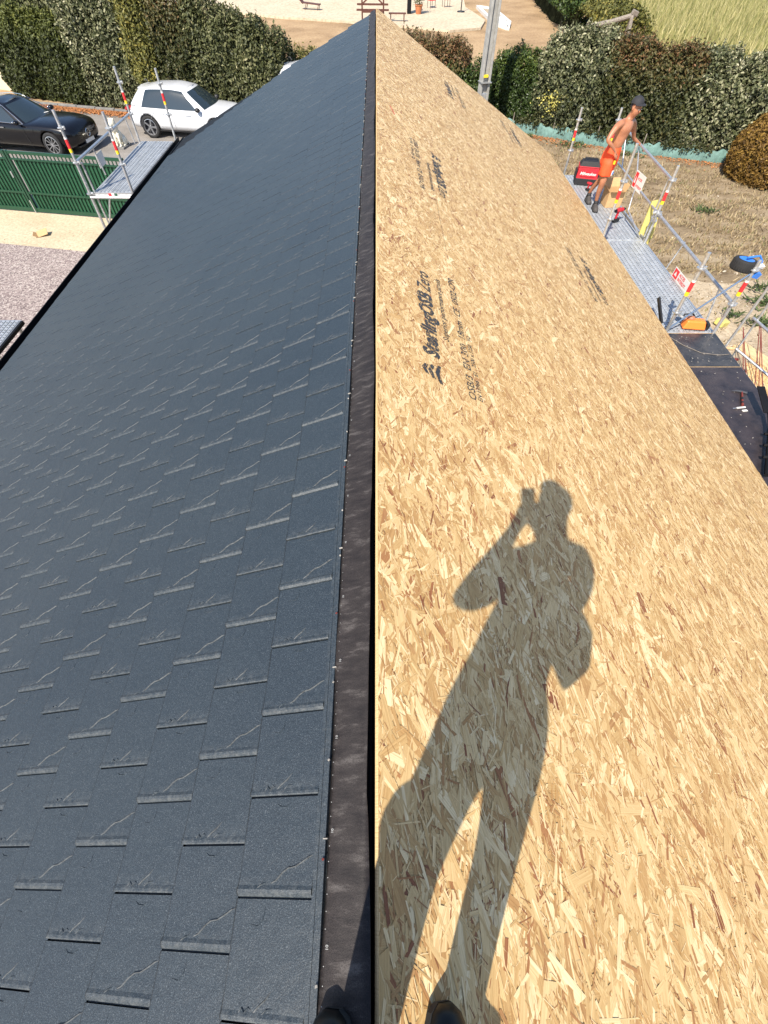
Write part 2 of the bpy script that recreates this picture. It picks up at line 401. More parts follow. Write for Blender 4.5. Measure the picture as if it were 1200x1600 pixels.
def kerb_run(p0, p1, n, name, label):
    t = thing(name, label, 'kerb')
    p0, p1 = Vector(p0), Vector(p1)
    for i in range(n):
        a = p0.lerp(p1, i / n); b = p0.lerp(p1, (i + .97) / n)
        MB().bar((a.x, a.y, .06 + rnd.uniform(-.01, .01)), (b.x, b.y, .06), .16, .07 + rnd.uniform(0, .05), 'kerb').build('kerb_stone', t, bevel=.02)
kerb_run((-16.6, 28.35), (-6.2, 25.6), 11, 'stone_kerb', 'low grey stone kerb at the foot of the laurel hedge')

# fallen leaves along the kerb
def scatter_quads(name, pts, size, material, tone, kind='stuff', tilt=.5, parent=None):
    n = len(pts); a = npr.uniform(0, 2 * np.pi, n); s = npr.uniform(size[0], size[1], n)
    ux = np.stack([np.cos(a), np.sin(a), npr.uniform(-tilt, tilt, n)], 1) * s[:, None]
    uy = np.stack([-np.sin(a), np.cos(a), npr.uniform(-tilt, tilt, n)], 1) * s[:, None] * .5
    V = np.stack([pts - ux, pts - uy, pts + ux, pts + uy], 1).reshape(-1, 3)
    F = np.arange(4 * n).reshape(n, 4)
    return tag(raw_mesh(name, V, F, [material], tone, parent=parent), kind=kind)
M['litter'] = leaf_material('fallen_leaves', [(0, (.30, .11, .035)), (.5, (.44, .19, .07)), (1, (.22, .10, .05))], .8, 0)
n = 6500; t_ = npr.uniform(0, 1, n); off = np.abs(npr.normal(0, .30, n))
P = np.stack([-16.6 + t_ * 8, 28.25 - t_ * 2.12 - off + .0, np.full(n, .03)], 1)
scatter_quads('fallen_leaves', P, (.03, .06), M['litter'], npr.uniform(0, 1, n))
n = 2600; t_ = npr.uniform(0, 1, n)
P = np.stack([5.2 + t_ * 8.5, 24.7 - t_ * 4.1 - np.abs(npr.normal(0, .4, n)), np.full(n, .03)], 1)
scatter_quads('leaf_litter', P, (.02, .05), M['litter'], npr.uniform(0, 1, n))

# clods, chips and stones on the bare yard
M['clod'] = leaf_material('clods', [(0, (.12, .09, .06)), (.5, (.30, .24, .17)), (1, (.50, .44, .35))], .9, 0)
n = 5200
P = np.stack([npr.uniform(5.5, 16, n), npr.uniform(4, 23, n), np.full(n, .02)], 1)
P = P[(P[:, 1] < 25.6 - .50 * P[:, 0]) & (npr.random(n) < np.where(P[:, 1] < 13, 1, .35))]
scatter_quads('loose_clods', P, (.012, .05), M['clod'], npr.uniform(0, 1, len(P)))
n = 500; P = np.stack([npr.uniform(-14, -7, n), npr.uniform(12.8, 16, n), np.full(n, .012)], 1); P = P[(P[:, 1] < 14.2 - .18 * (P[:, 0] + 10)) | (npr.random(n) < .25)]
scatter_quads('driveway_grit', P, (.006, .022), M['clod'], npr.uniform(0, 1, len(P)) ** 2)
# dry grass tufts
def tufts(name, P, h, material, wd=.02, lean=.5):
    n = len(P); a = npr.uniform(0, 2 * np.pi, n); hh = npr.uniform(h[0], h[1], n)
    d = np.stack([np.cos(a), np.sin(a), np.zeros(n)], 1) * wd
    tip = np.stack([npr.normal(0, lean, n) * hh, npr.normal(0, lean, n) * hh, hh], 1)
    V = np.stack([P - d, P + d, P + tip], 1).reshape(-1, 3)
    return tag(raw_mesh(name, V, np.arange(3 * n).reshape(n, 3), [material], npr.uniform(0, 1, n)), kind='stuff')
M['drygrass'] = leaf_material('dry_grass_blades', [(0, (.17, .12, .065)), (.5, (.30, .225, .125)), (.85, (.38, .30, .18)), (1, (.15, .16, .06))], .8, .1)
n = 26000
cx = npr.uniform(5.5, 17, n // 20); cy = npr.uniform(9, 23, n // 20)
k = npr.integers(0, n // 20, n); P = np.stack([cx[k] + npr.normal(0, .22, n), cy[k] + npr.normal(0, .13, n), np.full(n, .01)], 1)
keep = (P[:, 1] < 26.2 - .50 * P[:, 0]) & ((((P[:, 0] - 8.6) / 5.2) ** 2 + ((P[:, 1] - 6) / 6.8) ** 2 > .9) | (npr.random(n) < .12))
tufts('dry_grass', P[keep], (.04, .13), M['drygrass'])
M['weed'] = leaf_material('green_weeds', [(0, (.035, .055, .018)), (1, (.10, .13, .045))], .7, .1)
P = []
for (x, y, s, k) in ((9.7, 10.9, .25, 110), (9.1, 10.0, .20, 80), (10.5, 16.4, .25, 60), (9.9, 11.6, .2, 60), (8.6, 10.3, .15, 40), (9.4, 9.4, .15, 40), (6.0, 23.7, .3, 90), (7.8, 22.7, .35, 90), (9.6, 21.6, .35, 70)):
    P.append(np.stack([npr.normal(x, s, k), npr.normal(y, s * .55, k), npr.uniform(.01, .10, k)], 1))
P = np.concatenate(P); tufts('green_weeds', P, (.05, .14), M['weed'], .035, 1.3)

# ripe crop in the far field
M['crop'] = leaf_material('crop_blades', [(0, (.15, .165, .05)), (.35, (.27, .26, .09)), (.7, (.42, .365, .155)), (1, (.54, .47, .24))], .7, .2)
n = 90000
P = np.stack([npr.uniform(15.5, 62, n), npr.uniform(30, 78, n), np.zeros(n)], 1)
rowj = .45; P[:, 0] = np.where(npr.random(n) < .7, np.round((P[:, 0] + P[:, 1] * .35) / rowj) * rowj - P[:, 1] * .35 + npr.normal(0, .06, n), P[:, 0])
keep = (P[:, 0] > 16.5 + .07 * (P[:, 1] - 36)) & (P[:, 1] > 44 - .7 * (P[:, 0] - 12))
tufts('standing_crop', P[keep], (.6, 1.15), M['crop'], .05, .22)

# ================================================================ HOUSE
house = thing('house', 'long low house with left slope in dark shingles and right slope in bare strand board', 'house')
SL, SR = .45, .563
aL = math.atan(SL); aR = math.atan(SR)
NL = Vector((-math.sin(aL), 0, math.cos(aL))); UL = Vector((-math.cos(aL), 0, -math.sin(aL)))
NR = Vector((math.sin(aR), 0, math.cos(aR))); UR = Vector((math.cos(aR), 0, -math.sin(aR)))
def onL(u, y, h=0.): return Vector((0, y, RIDGE)) + UL * u + NL * h
def onR(u, y, h=0.): return Vector((0, y, RIDGE)) + UR * u + NR * h
Y0, Y1 = -3.0, 14.2
wl = MB()
for x in (-4.25, 4.05): wl.box((x, (Y0 + Y1) / 2 + .1, 1.0), (.3, Y1 - Y0 - .8, 2.0 if x < 0 else 1.9), 'cream')
for y in (Y0 + .35, Y1 - .35):
    vs = [(-4.1, y - .12, 0), (3.9, y - .12, 0), (3.9, y - .12, 1.9), (-.15, y - .12, 4.2), (-4.1, y - .12, 2.35),
          (-4.1, y + .12, 0), (3.9, y + .12, 0), (3.9, y + .12, 1.9), (-.15, y + .12, 4.2), (-4.1, y + .12, 2.35)]
    wl.add(vs, [(0, 1, 2, 3, 4), (9, 8, 7, 6, 5), (0, 5, 6, 1), (1, 6, 7, 2), (2, 7, 8, 3), (3, 8, 9, 4), (4, 9, 5, 0)], 'cream')
wl.build('wall', house)
# ---- left slope
U_ST, DU, DV, PH = .194, .2374, .235, .1165
NROW = 21
def slope_slab(mb, on, u0, u1, y0, y1, h0, h1, m):
    vs = [on(u, y, h) for h in (h0, h1) for u, y in ((u0, y0), (u1, y0), (u1, y1), (u0, y1))]
    mb.add(vs, [(3, 2, 1, 0), (4, 5, 6, 7), (0, 1, 5, 4), (1, 2, 6, 5), (2, 3, 7, 6), (3, 0, 4, 7)], m)
sb = MB(); slope_slab(sb, onL, .03, U_ST + NROW * DU - .02, Y0, 13.92, -.06, -.014, 'black')
tiled = sb.build('tiled_slope', house)

def shingle_mesh(kind, far=False, k_h=1.):
    # local frame: x = down the slope, y = along the ridge, z = out of the roof
    V = []; F = []; MI = []
    if kind == 'B': prof = [(0, -.004), (.003, -.004), (.005, .004), (.013, .0105), (.021, .0115), (.030, .0080), (.060, .0065), (DV, .0040)]
    else:           prof = [(0, -.010), (.005, -.010), (.0055, .0065), (.009, .0085), (.015, .0085), (.024, .0060), (.060, .0055), (DV, .0040)]
    prof = [(v, (h - .004) * (k_h if h > 0 else k_h ** .5) + .004) for v, h in prof]
    us = [0., DU * .5, DU - .003, DU]
    for v, h in prof:
        for i, u in enumerate(us):
            V.append((u + (.0015 * math.sin(v * 90) if i == 3 else 0), v, h + .0085 * u / DU - (.003 if i == 3 else 0)))
    nc = len(us)
    for j in range(len(prof) - 1):
        for i in range(nc - 1): F.append((j * nc + i, j * nc + i + 1, (j + 1) * nc + i + 1, (j + 1) * nc + i))
    b0 = len(V)
    for v, h in prof: V.append((DU, v, -.013))
    for j in range(len(prof) - 1): F.append((j * nc + nc - 1, b0 + j, b0 + j + 1, (j + 1) * nc + nc - 1))
    def ridge(path, w_, h_, m_=0):
        n0 = len(V); h_ *= 1.15 * k_h ** 2; w_ *= 1.1 * k_h
        for i, (u, v) in enumerate(path):
            a = Vector(path[max(i - 1, 0)]); c = Vector(path[min(i + 1, len(path) - 1)]); d = (c - a).normalized(); nx = Vector((-d.y, d.x)) * w_ / 2
            e = 0 if i in (0, len(path) - 1) else 1
            base = float(np.interp(v, [p_[0] for p_ in prof], [p_[1] for p_ in prof])) + .0085 * u / DU
            V.extend([(u - nx.x, v - nx.y, base - .001), (u, v, base + h_ * e), (u + nx.x, v + nx.y, base - .001)])
        for i in range(len(path) - 1):
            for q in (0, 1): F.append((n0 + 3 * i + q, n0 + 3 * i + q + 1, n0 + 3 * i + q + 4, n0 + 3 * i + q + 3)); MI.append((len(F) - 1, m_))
    if far or k_h < 0: pass
    elif kind == 'B':
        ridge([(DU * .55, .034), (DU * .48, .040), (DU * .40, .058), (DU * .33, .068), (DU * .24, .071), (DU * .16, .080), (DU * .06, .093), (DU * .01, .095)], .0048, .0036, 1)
        ridge([(DU * .72, .024), (DU * .66, .032), (DU * .60, .036)], .005, .003)
        ridge([(DU * .60, .222), (DU * .52, .212), (DU * .44, .211), (DU * .36, .222)], .004, .0022)
    else:
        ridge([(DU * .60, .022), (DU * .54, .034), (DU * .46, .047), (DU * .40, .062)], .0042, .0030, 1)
        ridge([(DU * .50, .020), (DU * .44, .030), (DU * .36, .032)], .004, .0026)
        ridge([(DU * .80, .185), (DU * .66, .180), (DU * .60, .195), (DU * .58, .225)], .0036, .0018)
        ridge([(DU * .78, .02), (DU * .74, .03), (DU * .70, .022), (DU * .66, .031), (DU * .62, .023)], .006, .0026)
    mi = np.zeros(len(F), dtype=np.int32)
    for a_, b_ in MI: mi[a_] = b_
    return np.array(V), F, mi
SH = {k: shingle_mesh(k) for k in 'AB'}
SHM = {k: shingle_mesh(k, False, .8) for k in 'AB'}
SHF = {k: shingle_mesh(k, False, .60) for k in 'AB'}
for k in 'AB': SHF[k][2][:] = 0
SHG = {k: shingle_mesh(k, True, .42) for k in 'AB'}
SHH = {k: shingle_mesh(k, True, .22) for k in 'AB'}
def mesh_ngon(name, V, F, uvsrc, material, mi):
    me = bpy.data.meshes.new(name); me.from_pydata([tuple(x) for x in V], [], F); me.materials.append(material); me.materials.append(M['crack_highlight'])
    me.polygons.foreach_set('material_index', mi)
    l = me.uv_layers.new(name='UVMap'); li = np.zeros(len(me.loops), dtype=np.int32); me.loops.foreach_get('vertex_index', li)
    l.data.foreach_set('uv', uvsrc[li].astype(np.float32).ravel()); return me
def world_to_px(p):
    d = p - cam.matrix_world.translation; z = d.dot(cf)
    return (600 + 715 * d.dot(cr) / z, 800 - 715 * d.dot(cu) / z, z) if z > .05 else (-9e9, 0, z)
FL = Matrix((UL, Vector((0, 1, 0)), NL)).transposed().to_4x4()
# UL x Y = NL ?  keep the frame right handed
if FL.to_3x3().determinant() < 0: FL_flip = True
else: FL_flip = False
tiles = []
for r_ in range(NROW):
    for k in range(-14, 64):
        y = -.11 - PH * r_ + DV * k
        kind = 'B' if k % 2 == 0 else 'A'
        if y < Y0 or y + DV > 14.16: continue
        p = onL(U_ST + (r_ + .5) * DU, y + DV / 2); X, Yp, z = world_to_px(p)
        vis = -40 < X < 1200 and -20 < Yp < 1640
        tiles.append((z if vis else 1e6 + z * z, r_, y, kind))
tiles.sort(key=lambda q: q[0])
ME = {}
for k in ('A', 'B', 'Am', 'Bm', 'Af', 'Bf'):
    V, F, mi = (SH if len(k) == 1 else SHM if k[1] == 'm' else SHF)[k[0]]
    Fk = [f[::-1] for f in F] if FL_flip else F
    ME[k] = mesh_ngon('shingle', V, Fk, V[:, :2] + np.array((0, .02 if k[1:] == 'f' else 0)), M['slate'], mi)
for i, (_, r_, y, kind) in enumerate(tiles[:300]):
    o = bpy.data.objects.new('shingle', ME[kind + ('' if y < 1.3 else 'm' if y < 2.9 else 'f')]); col.objects.link(o); o.parent = tiled
    mm = FL.copy(); mm.translation = onL(U_ST + r_ * DU, y, rnd.uniform(-.0007, .0007)); o.matrix_local = mm
V_all = []; F_all = []; UVs = []; MIs = []; o_ = 0
Fm = np.array(FL.to_3x3())
for (_, r_, y, kind) in tiles[300:]:
    V, F, mi = (SH if y < 1.3 else SHM if y < 2.9 else SHF if y < 4.6 else SHG if y < 7 else SHH)[kind]; MIs.append(mi)
    tr = onL(U_ST + r_ * DU, y, rnd.uniform(-.0008, .0008)); V_all.append(V @ Fm.T + np.array(tr)); UVs.append(V[:, :2] + np.array((0, .045 if y > 4.6 else .02 if y > 2.9 else 0)))
    F_all += [tuple(o_ + q for q in (f[::-1] if FL_flip else f)) for f in F]; o_ += len(V)
me = mesh_ngon('shingle', np.concatenate(V_all), F_all, np.concatenate(UVs), M['slate'], np.concatenate(MIs))
o = bpy.data.objects.new('shingle_field', me); col.objects.link(o); o.parent = tiled; o['kind'] = 'stuff'
# lips between the shingles and the membrane
lp = MB()
for u, w_, h0, h1 in ((.188, .012, -.01, .006), (.175, .009, -.01, .008), (.163, .010, -.01, .012)):
    slope_slab(lp, onL, u - w_ / 2, u + w_ / 2, Y0, 14.0, h0, h1, 'slate')
slope_slab(lp, onL, .150, .194, Y0, 14.0, -.012, -.002, 'slate')
for k in range(-5, 30):
    y = .02 + .47 * k; slope_slab(lp, onL, .150, .164, y, y + .003, .011, .0162, 'debris')
lip = lp.build('panel_upstand', house)
sc = MB()
for k in range(-8, 60):
    y = -.02 + .2345 * k + rnd.uniform(-.012, .012); c = onL(.158 + rnd.uniform(-.003, .003), y, .017)
    sc.box(c, (.005, .005, .005), 'debris' if k % 3 else 'hammer_red', (.3, .2, rnd.uniform(0, 3)))
tag(sc.build('nail', house), kind='stuff')
# gutter and fascia on the left
ue = U_ST + NROW * DU
gt = MB(); slope_slab(gt, onL, ue - .01, ue + .02, Y0, 14.0, -.05, .006, 'black')
e = onL(ue, 0, 0)
gt.box((e.x - .075, (Y0 + 14.05) / 2, e.z - .10), (.13, 14.05 - Y0, .012), 'black')
gt.box((e.x - .135, (Y0 + 14.05) / 2, e.z - .055), (.012, 14.05 - Y0, .10), 'black')
gt.box((e.x - .005, (Y0 + 14.05) / 2, e.z - .07), (.012, 14.05 - Y0, .10), 'black')
gt.build('gutter', house)
# small pale screw heads and scuffs lying on the shingles
# ---- ridge: batten, membrane
rb = MB(); rb.box((-.040, (Y0 + Y1) / 2, RIDGE - .085), (.045, Y1 - Y0 - .05, .06), 'wood'); rb.box((.0, (Y0 + Y1) / 2, RIDGE - .16), (.12, Y1 - Y0 - .06, .03), 'black')
rb.build('ridge_batten', house)
us = [.020, .045, .075, .105, .138, .156]; ys = np.arange(Y0, 14.12, .06); Vm = []; Fm_ = []
for j, y in enumerate(ys):
    for i, u in enumerate(us):
        wv = .0035 * math.sin(y * 3.1 + i) + .0028 * math.sin(y * 7.7 + 2 * i) + .002 * math.sin(y * 15 + i * i)
        uu = u + ((.004 * math.sin(y * 2.3) + .003 * math.sin(y * 5.1 + 1) + (.004 if math.sin(y * 1.7 + .5) > .6 else 0)) if i == 0 else 0)
        h = .016 + wv + (.004 if i == 0 else 0) - (.010 if i == len(us) - 1 else 0)
        Vm.append(onL(uu, y, h))
for j in range(len(ys) - 1):
    for i in range(len(us) - 1):
        a = j * len(us) + i; Fm_.append((a, a + len(us), a + len(us) + 1, a + 1))
mm_ = MB(); mm_.add(Vm, Fm_, 'membrane'); memb = mm_.build('ridge_membrane', house, smooth=True)
sm = memb.modifiers.new('s', 'SOLIDIFY'); sm.thickness = .002
dm = MB(); k = 0; y = -1.0
tv, tf = text_geo('10', .011, 'CENTER', .0)
while y < 6:
    if k % 7 == 3:
        c = onL(.136, y, .0225)
        dm.add([c + Vector((0, 1, 0)) * v.x - UL * v.y for v in tv], tf, 'white_print')
    else:
        c = onL(.139, y, .0225); s_ = .0009
        dm.add([c - UL * s_ - Vector((0, s_, 0)), c + UL * s_ - Vector((0, s_, 0)), c + UL * s_ + Vector((0, s_, 0)), c - UL * s_ + Vector((0, s_, 0))], [(0, 1, 2, 3)], 'white_print')
    y += .0335; k += 1
tag(dm.build('printed_mark', memb), kind='stuff')

# ---- right slope: oriented strand boards
def strands(u0, u1, y0, y1, seed):
    g = np.random.default_rng(seed); A = (u1 - u0) * (y1 - y0)
    near = y0 < 5.; 
    if y1 < -.9: dens = (250, 0, 0)
    else: dens = (640, 1700, 1700) if y0 < 4.6 else ((650, 1300, 600) if y0 < 9.5 else (600, 700, 0))
    Vs = []; Ts = []; UV = []
    for lv, (d, (la, lb), (wa, wb)) in enumerate(zip(dens, ((.032, .105), (.016, .060), (.006, .030)), ((.007, .028), (.002, .0075), (.0006, .0018)))):
        n = int(A * d)
        if n == 0: continue
        c = np.stack([g.uniform(u0, u1, n), g.uniform(y0, y1, n)], 1)
        ang = np.pi / 2 + g.normal(0, R(27), n) + R(5); flat = g.random(n) < .12; ang[flat] = g.uniform(0, np.pi, flat.sum())
        L = g.uniform(la, lb, n); W = g.uniform(wa, wb, n)
        if lv == 0:
            big = g.random(n) < .10; W[big] *= 1.5
        dx = np.stack([np.cos(ang), np.sin(ang)], 1); dy = np.stack([-np.sin(ang), np.cos(ang)], 1)
        corners = []; uvs = []
        sk = g.normal(0, .35, n)
        for sx, sy in ((-1, -1), (1, -1), (1, 1), (-1, 1)):
            l_ = sx * L * g.uniform(.72, 1., n) + sy * sk * W; w__ = sy * W * g.uniform(.55, 1., n)
            corners.append(c + dx * l_[:, None] + dy * w__[:, None]); uvs.append(np.stack([l_, w__], 1))
        C4 = np.stack(corners, 1); U4 = np.stack(uvs, 1) + g.uniform(0, 50, (n, 1, 2))
        C4[..., 0] = np.clip(C4[..., 0], ub[0], uE) if seed != 999 else np.clip(C4[..., 0], u0, u1); C4[..., 1] = np.clip(C4[..., 1], Y0, 14.3) if seed != 999 else np.clip(C4[..., 1], y0, y1)
        base = g.uniform(.0003, .0022, n) + (.0004 * lv)
        tx = g.normal(0, .035, n); ty = g.normal(0, .006, n)
        wsg = np.array([-1, -1, 1, 1]); lsg = np.array([-1, 1, 1, -1])
        H = base[:, None] + wsg * (tx * np.minimum(W, .012))[:, None] + lsg * (ty * L * .3)[:, None]
        H = np.maximum(H, .0001)
        V = np.stack([C4[..., 0], C4[..., 1], H], -1).reshape(-1, 3); Vs.append(V); UV.append(U4.reshape(-1, 2))
        t = g.beta(1.35, 2.4, n) * .86
        rr = g.random(n); t = np.where(rr < .035, g.uniform(.76, .96, n), t)
        if lv == 1: t = np.where(g.random(n) < .20, g.uniform(.60, .96, n), t * .9)
        if lv == 2: t = np.where(g.random(n) < .34, g.uniform(.66, .96, n), g.uniform(0, .20, n))
        Ts.append(t)
    V = np.concatenate(Vs); T = np.concatenate(Ts); UVc = np.concatenate(UV); n = len(T)
    # the board body: top plus four sides
    b = np.array([(u0, y0, 0), (u1, y0, 0), (u1, y1, 0), (u0, y1, 0), (u0, y0, -.018), (u1, y0, -.018), (u1, y1, -.018), (u0, y1, -.018)], float)
    bf = np.array([(0, 1, 2, 3), (7, 6, 5, 4), (4, 5, 1, 0), (5, 6, 2, 1), (6, 7, 3, 2), (7, 4, 0, 3)])
    F = np.concatenate([np.arange(4 * n).reshape(n, 4), bf + 4 * n])
    V = np.concatenate([V, b]); T = np.concatenate([T, [.5, .5, .3, .2, .3, .1]])
    UVc = np.concatenate([UVc, b[bf][..., :2].reshape(-1, 2)])
    W = np.array(Vector((0, 0, RIDGE))) + V[:, :1] * np.array(UR) + V[:, 1:2] * np.array((0, 1, 0)) + V[:, 2:3] * np.array(NR)
    return W, F, T, UVc
uE = 4.44 / math.cos(aR)
ub = [-.004, 1.262, 2.512, 3.762, uE]
joints = [[-3, -.6, 1.9, 4.4, 6.9, 9.4, 11.9, 14.3], [-3, -1.75, .75, 3.25, 5.75, 8.25, 10.75, 13.25, 14.3],
          [-3, -.45, 2.05, 4.55, 7.05, 8.45, 10.85, 13.35, 14.3], [-3, -2.2, .3, 2.8, 5.3, 7.8, 10.3, 12.8, 14.3]]
boards = {}
sd_ = 100
for i in range(4):
    for j in range(len(joints[i]) - 1):
        sd_ += 1
        W, F, T, UVc = strands(ub[i] + .0004, ub[i + 1] - .0004, joints[i][j] + .0004, joints[i][j + 1] - .0004, sd_)
        boards[(i, j)] = raw_mesh('strand_board', W, F, [M['osb']], T, UVc, parent=house)
# rafters under the boards and the trim at the eaves
rf = MB()
for y in np.arange(-2.8, 14.3, .6):
    a, b = onR(.1, y, -.10), onR(uE - .05, y, -.10); rf.bar(a, b, .06, .15, 'wood', up=NR)
rf.build('rafter', house)
tm = MB(); e = onR(uE, 0, 0)
tm.box((e.x - .012, (Y0 + 14.28) / 2, e.z - .075), (.02, 14.28 - Y0, .11), 'wood')
tm.build('fascia_board', house)

def on_board(bi, u, y, size, body, direction=1, bold=0.0, sx=1.0):
    """text lying on the right slope; direction 1 reads away from the camera, -1 towards it."""
    vs, fs = text_geo(body, size, 'LEFT', bold)
    out = []
    for v in vs:
        out.append(onR(u - direction * v.y, y + direction * v.x * sx, .0042))
    mb = MB(); mb.add(out, fs, 'ink')
    return mb
def stamp(bi, u, y, d, s=1.0):
    par = boards[bi]
    mb = on_board(bi, u, y + d * .24, .165 * s, 'SterlingOSB', d, .0075, .92)
    wid = max(abs(v[1] - y) for v in mb.v)
    m2 = on_board(bi, u, y + d * (wid + .03), .165 * s, 'Zero', d, .0018, .80); mb.add(m2.v, m2.f, 'ink'); mb.build('brand_lettering', par)['kind'] = 'stuff'
    mb = on_board(bi, u + d * .105 * s, y + d * .50, .068 * s, 'Superior performance panels', d, .0010, 1.0); mb.build('slogan_lettering', par)['kind'] = 'stuff'
    mb = on_board(bi, u + d * .255 * s, y, .085 * s, 'OSB/3  EN 300  18mm  CE  0502-CPR', d, .0012, 1.08)
    m2 = on_board(bi, u + d * .305 * s, y + .02 * d, .050 * s, 'EN 13986   E1   2500 x 1250   SQ', d, .0008, 1.0); mb.add(m2.v, m2.f, 'ink'); mb.build('code_lettering', par)['kind'] = 'stuff'
    # emblem: three stacked roofs
    mb = MB()
    def P(a, b): return onR(u + d * (-b) * s, y + d * a * s, .0042)
    for kx, (b0, w_) in enumerate(((-.005, .085), (.045, .065), (.09, .045))):
        q = [P(.085 - w_, b0), P(.085 - w_, b0 + .026), P(.085, b0 + .050), P(.085 + w_, b0 + .026), P(.085 + w_, b0), P(.085, b0 + .018)]
        mb.add(q, [(0, 1, 2, 5), (5, 2, 3, 4)], 'ink')
    mb.build('emblem', par)['kind'] = 'stuff'
k_ = 1 / math.cos(aR)
stamp((0, 2), .375 * k_, 2.17, 1)
stamp((0, 3), .64 * k_, 6.68, -1)
stamp((2, 3), 2.93 * k_, 6.92, -1)
stamp((1, 6), 1.41 * k_, 11.05, 1)
stamp((2, 6), 2.99 * k_, 13.15, -1)
# pencil line
pl = MB()
pl.add([onR(.585 * k_, 4.10, .0042), onR(.588 * k_, 4.10, .0042), onR(.578 * k_, 5.2, .0042), onR(.575 * k_, 5.2, .0042)], [(0, 1, 2, 3)], 'ink')
pl.build('pencil_line', boards[(0, 3)])
rm = MB()
c0 = (.175 * k_, 7.25)
rm.add([onR(c0[0] + a, c0[1] + b, .0042) for a, b in ((-.03, .12), (-.01, .13), (.05, -.1), (.03, -.12))], [(0, 1, 2, 3)], mat('red_crayon', (.5, .12, .07), .8, var=.4, vscale=60))
rm.build('crayon_mark', boards[(0, 4)])

# ================================================================ SCAFFOLDS
def standard(t, x, y, z0, z1, labels=(.0,), ros=(), r_=.026):
    o = MB().tube([(x, y, z0), (x, y, z1)], r_, 'galv', 10).build('standard', t, smooth=False)
    for z in ros:
        c = MB(); c.tube([(x, y, z - .006), (x, y, z + .006)], .062, 'galv', 8)
        c.tube([(x, y, z - .035), (x, y, z + .035)], r_ + .007, 'galv', 8)
        c.box((x + .05, y, z), (.05, .025, .05), 'galv'); c.build('coupler', o)
    for z in labels:
        c = MB(); c.tube([(x, y, z), (x, y, z + .14)], r_ + .0022, 'red', 10); c.tube([(x, y, z + .142), (x, y, z + .17)], r_ + .0022, 'white', 10)
        c.tube([(x, y, z - .06), (x, y, z - .002)], r_ + .0024, 'yellow', 10); c.build('sticker', o)
    return o
def deck_plank(t, x0, x1, y0, y1, z, nm='deck_plank'):
    d = MB(); wdt = x1 - x0
    d.box(((x0 + x1) / 2, (y0 + y1) / 2, z - .03), (wdt, y1 - y0, .055), 'deck')
    n = 5
    for i in range(n):                                      # raised ribs
        x = x0 + wdt * (i + .5) / n
        d.box((x, (y0 + y1) / 2, z + .001), (wdt / n * .62, y1 - y0 - .03, .009), 'deck')
    o = d.build(nm, t)
    s = MB(); y = y0 + .05
    while y < y1 - .05:
        for i in range(n):
            x = x0 + wdt * (i + .5) / n
            s.add([(x - .012, y, z + .0075), (x + .012, y, z + .0075), (x + .012, y + .028, z + .0075), (x - .012, y + .028, z + .0075)], [(0, 1, 2, 3)], 'deckdark')
        y += .062
    tag(s.build('perforation', o), kind='stuff')
    h = MB()
    for yy in (y0 - .012, y1 + .012): h.box(((x0 + x1) / 2, yy, z - .035), (wdt, .024, .05), 'galv')
    h.build('end_hook', o)
    return o
def sign_panel(name, label, c, ex, ez, w_, h_, group=None, parts=True):
    """red and white notice; ex/ez are its width and height directions"""
    t = thing(name, label, 'sign', group=group)
    c = Vector(c); ex = Vector(ex).normalized(); ez = Vector(ez).normalized(); n = ex.cross(ez).normalized()
    rot = Matrix((ex, ez, n)).transposed()
    MB().box(c, (w_, h_, .006), 'white', rot).build('panel', t)
    p = MB()
    def rect(a0, b0, a1, b1, m, s=1):
        vs = [c + ex * a * w_ + ez * b * h_ + n * .0042 * s for a, b in ((a0, b0), (a1, b0), (a1, b1), (a0, b1))]; p.add(vs, [(0, 1, 2, 3)], m)
    rect(-.47, -.42, -.20, .42, 'red', 1)
    p.add([c + ex * a * w_ + ez * b * h_ + n * .0055 for a, b in ((-.42, -.2), (-.26, -.2), (-.34, .25))], [(0, 1, 2)], 'white')
    for txt, b in (('ACCES', .10), ('INTERDIT', -.32)):
        sz = min(h_ * .42, w_ * .135); vs, fs = text_geo(txt, sz, 'LEFT', sz * .03)
        p.add([c + ex * (v.x - .14 * w_) + ez * (v.y + b * h_) + n * .005 for v in vs], fs, 'red')
    p.build('lettering', t)
    return t
# --- right scaffold
sr = thing('scaffold', 'galvanised scaffold with guard rails along the bare board eave where the worker stands', 'scaffold', group='scaffolds at the eaves')
ZR = 1.9
standard(sr, 4.42, 9.6, 1.2, 3.57, (2.74,), (3.02, 2.42))
standard(sr, 4.60, 6.6, 0, 3.15, (2.60,), (2.94, 2.28))
standard(sr, 4.69, 13.6, 0, 3.17, (2.62,), (2.95, 2.37))
standard(sr, 5.61, 13.6, 0, 3.17, (2.62,), (2.95, 2.37))
standard(sr, 5.40, 9.8, 0, 3.20, (2.65,), (2.98, 2.44))
standard(sr, 5.38, 6.6, 0, 3.05, (2.60,), (2.92, 2.40))
standard(sr, 5.36, 3.2, 0, 3.1, (2.60,), (2.92, 2.40))
for x0, x1 in ((4.58, 4.985), (4.995, 5.40)):
    deck_plank(sr, x0, x1, 9.92, 13.5, ZR); deck_plank(sr, x0, x1, 6.62, 9.88, ZR)
gr = MB(); gr.tube([(5.40, 9.8, 2.98), (5.61, 13.6, 2.95)], .024, 'galv'); gr.build('guard_rail', sr)
gr = MB(); gr.tube([(5.40, 9.8, 2.44), (5.61, 13.6, 2.37)], .019, 'galv'); gr.build('guard_rail', sr)
gr = MB(); gr.tube([(5.40, 9.8, 2.44), (5.38, 6.6, 2.42)], .024, 'galv'); gr.build('guard_rail', sr)
gr = MB(); gr.tube([(5.43, 10.0, 2.96), (5.42, 9.95, 1.95)], .016, 'galv'); gr.build('rail_upright', sr)
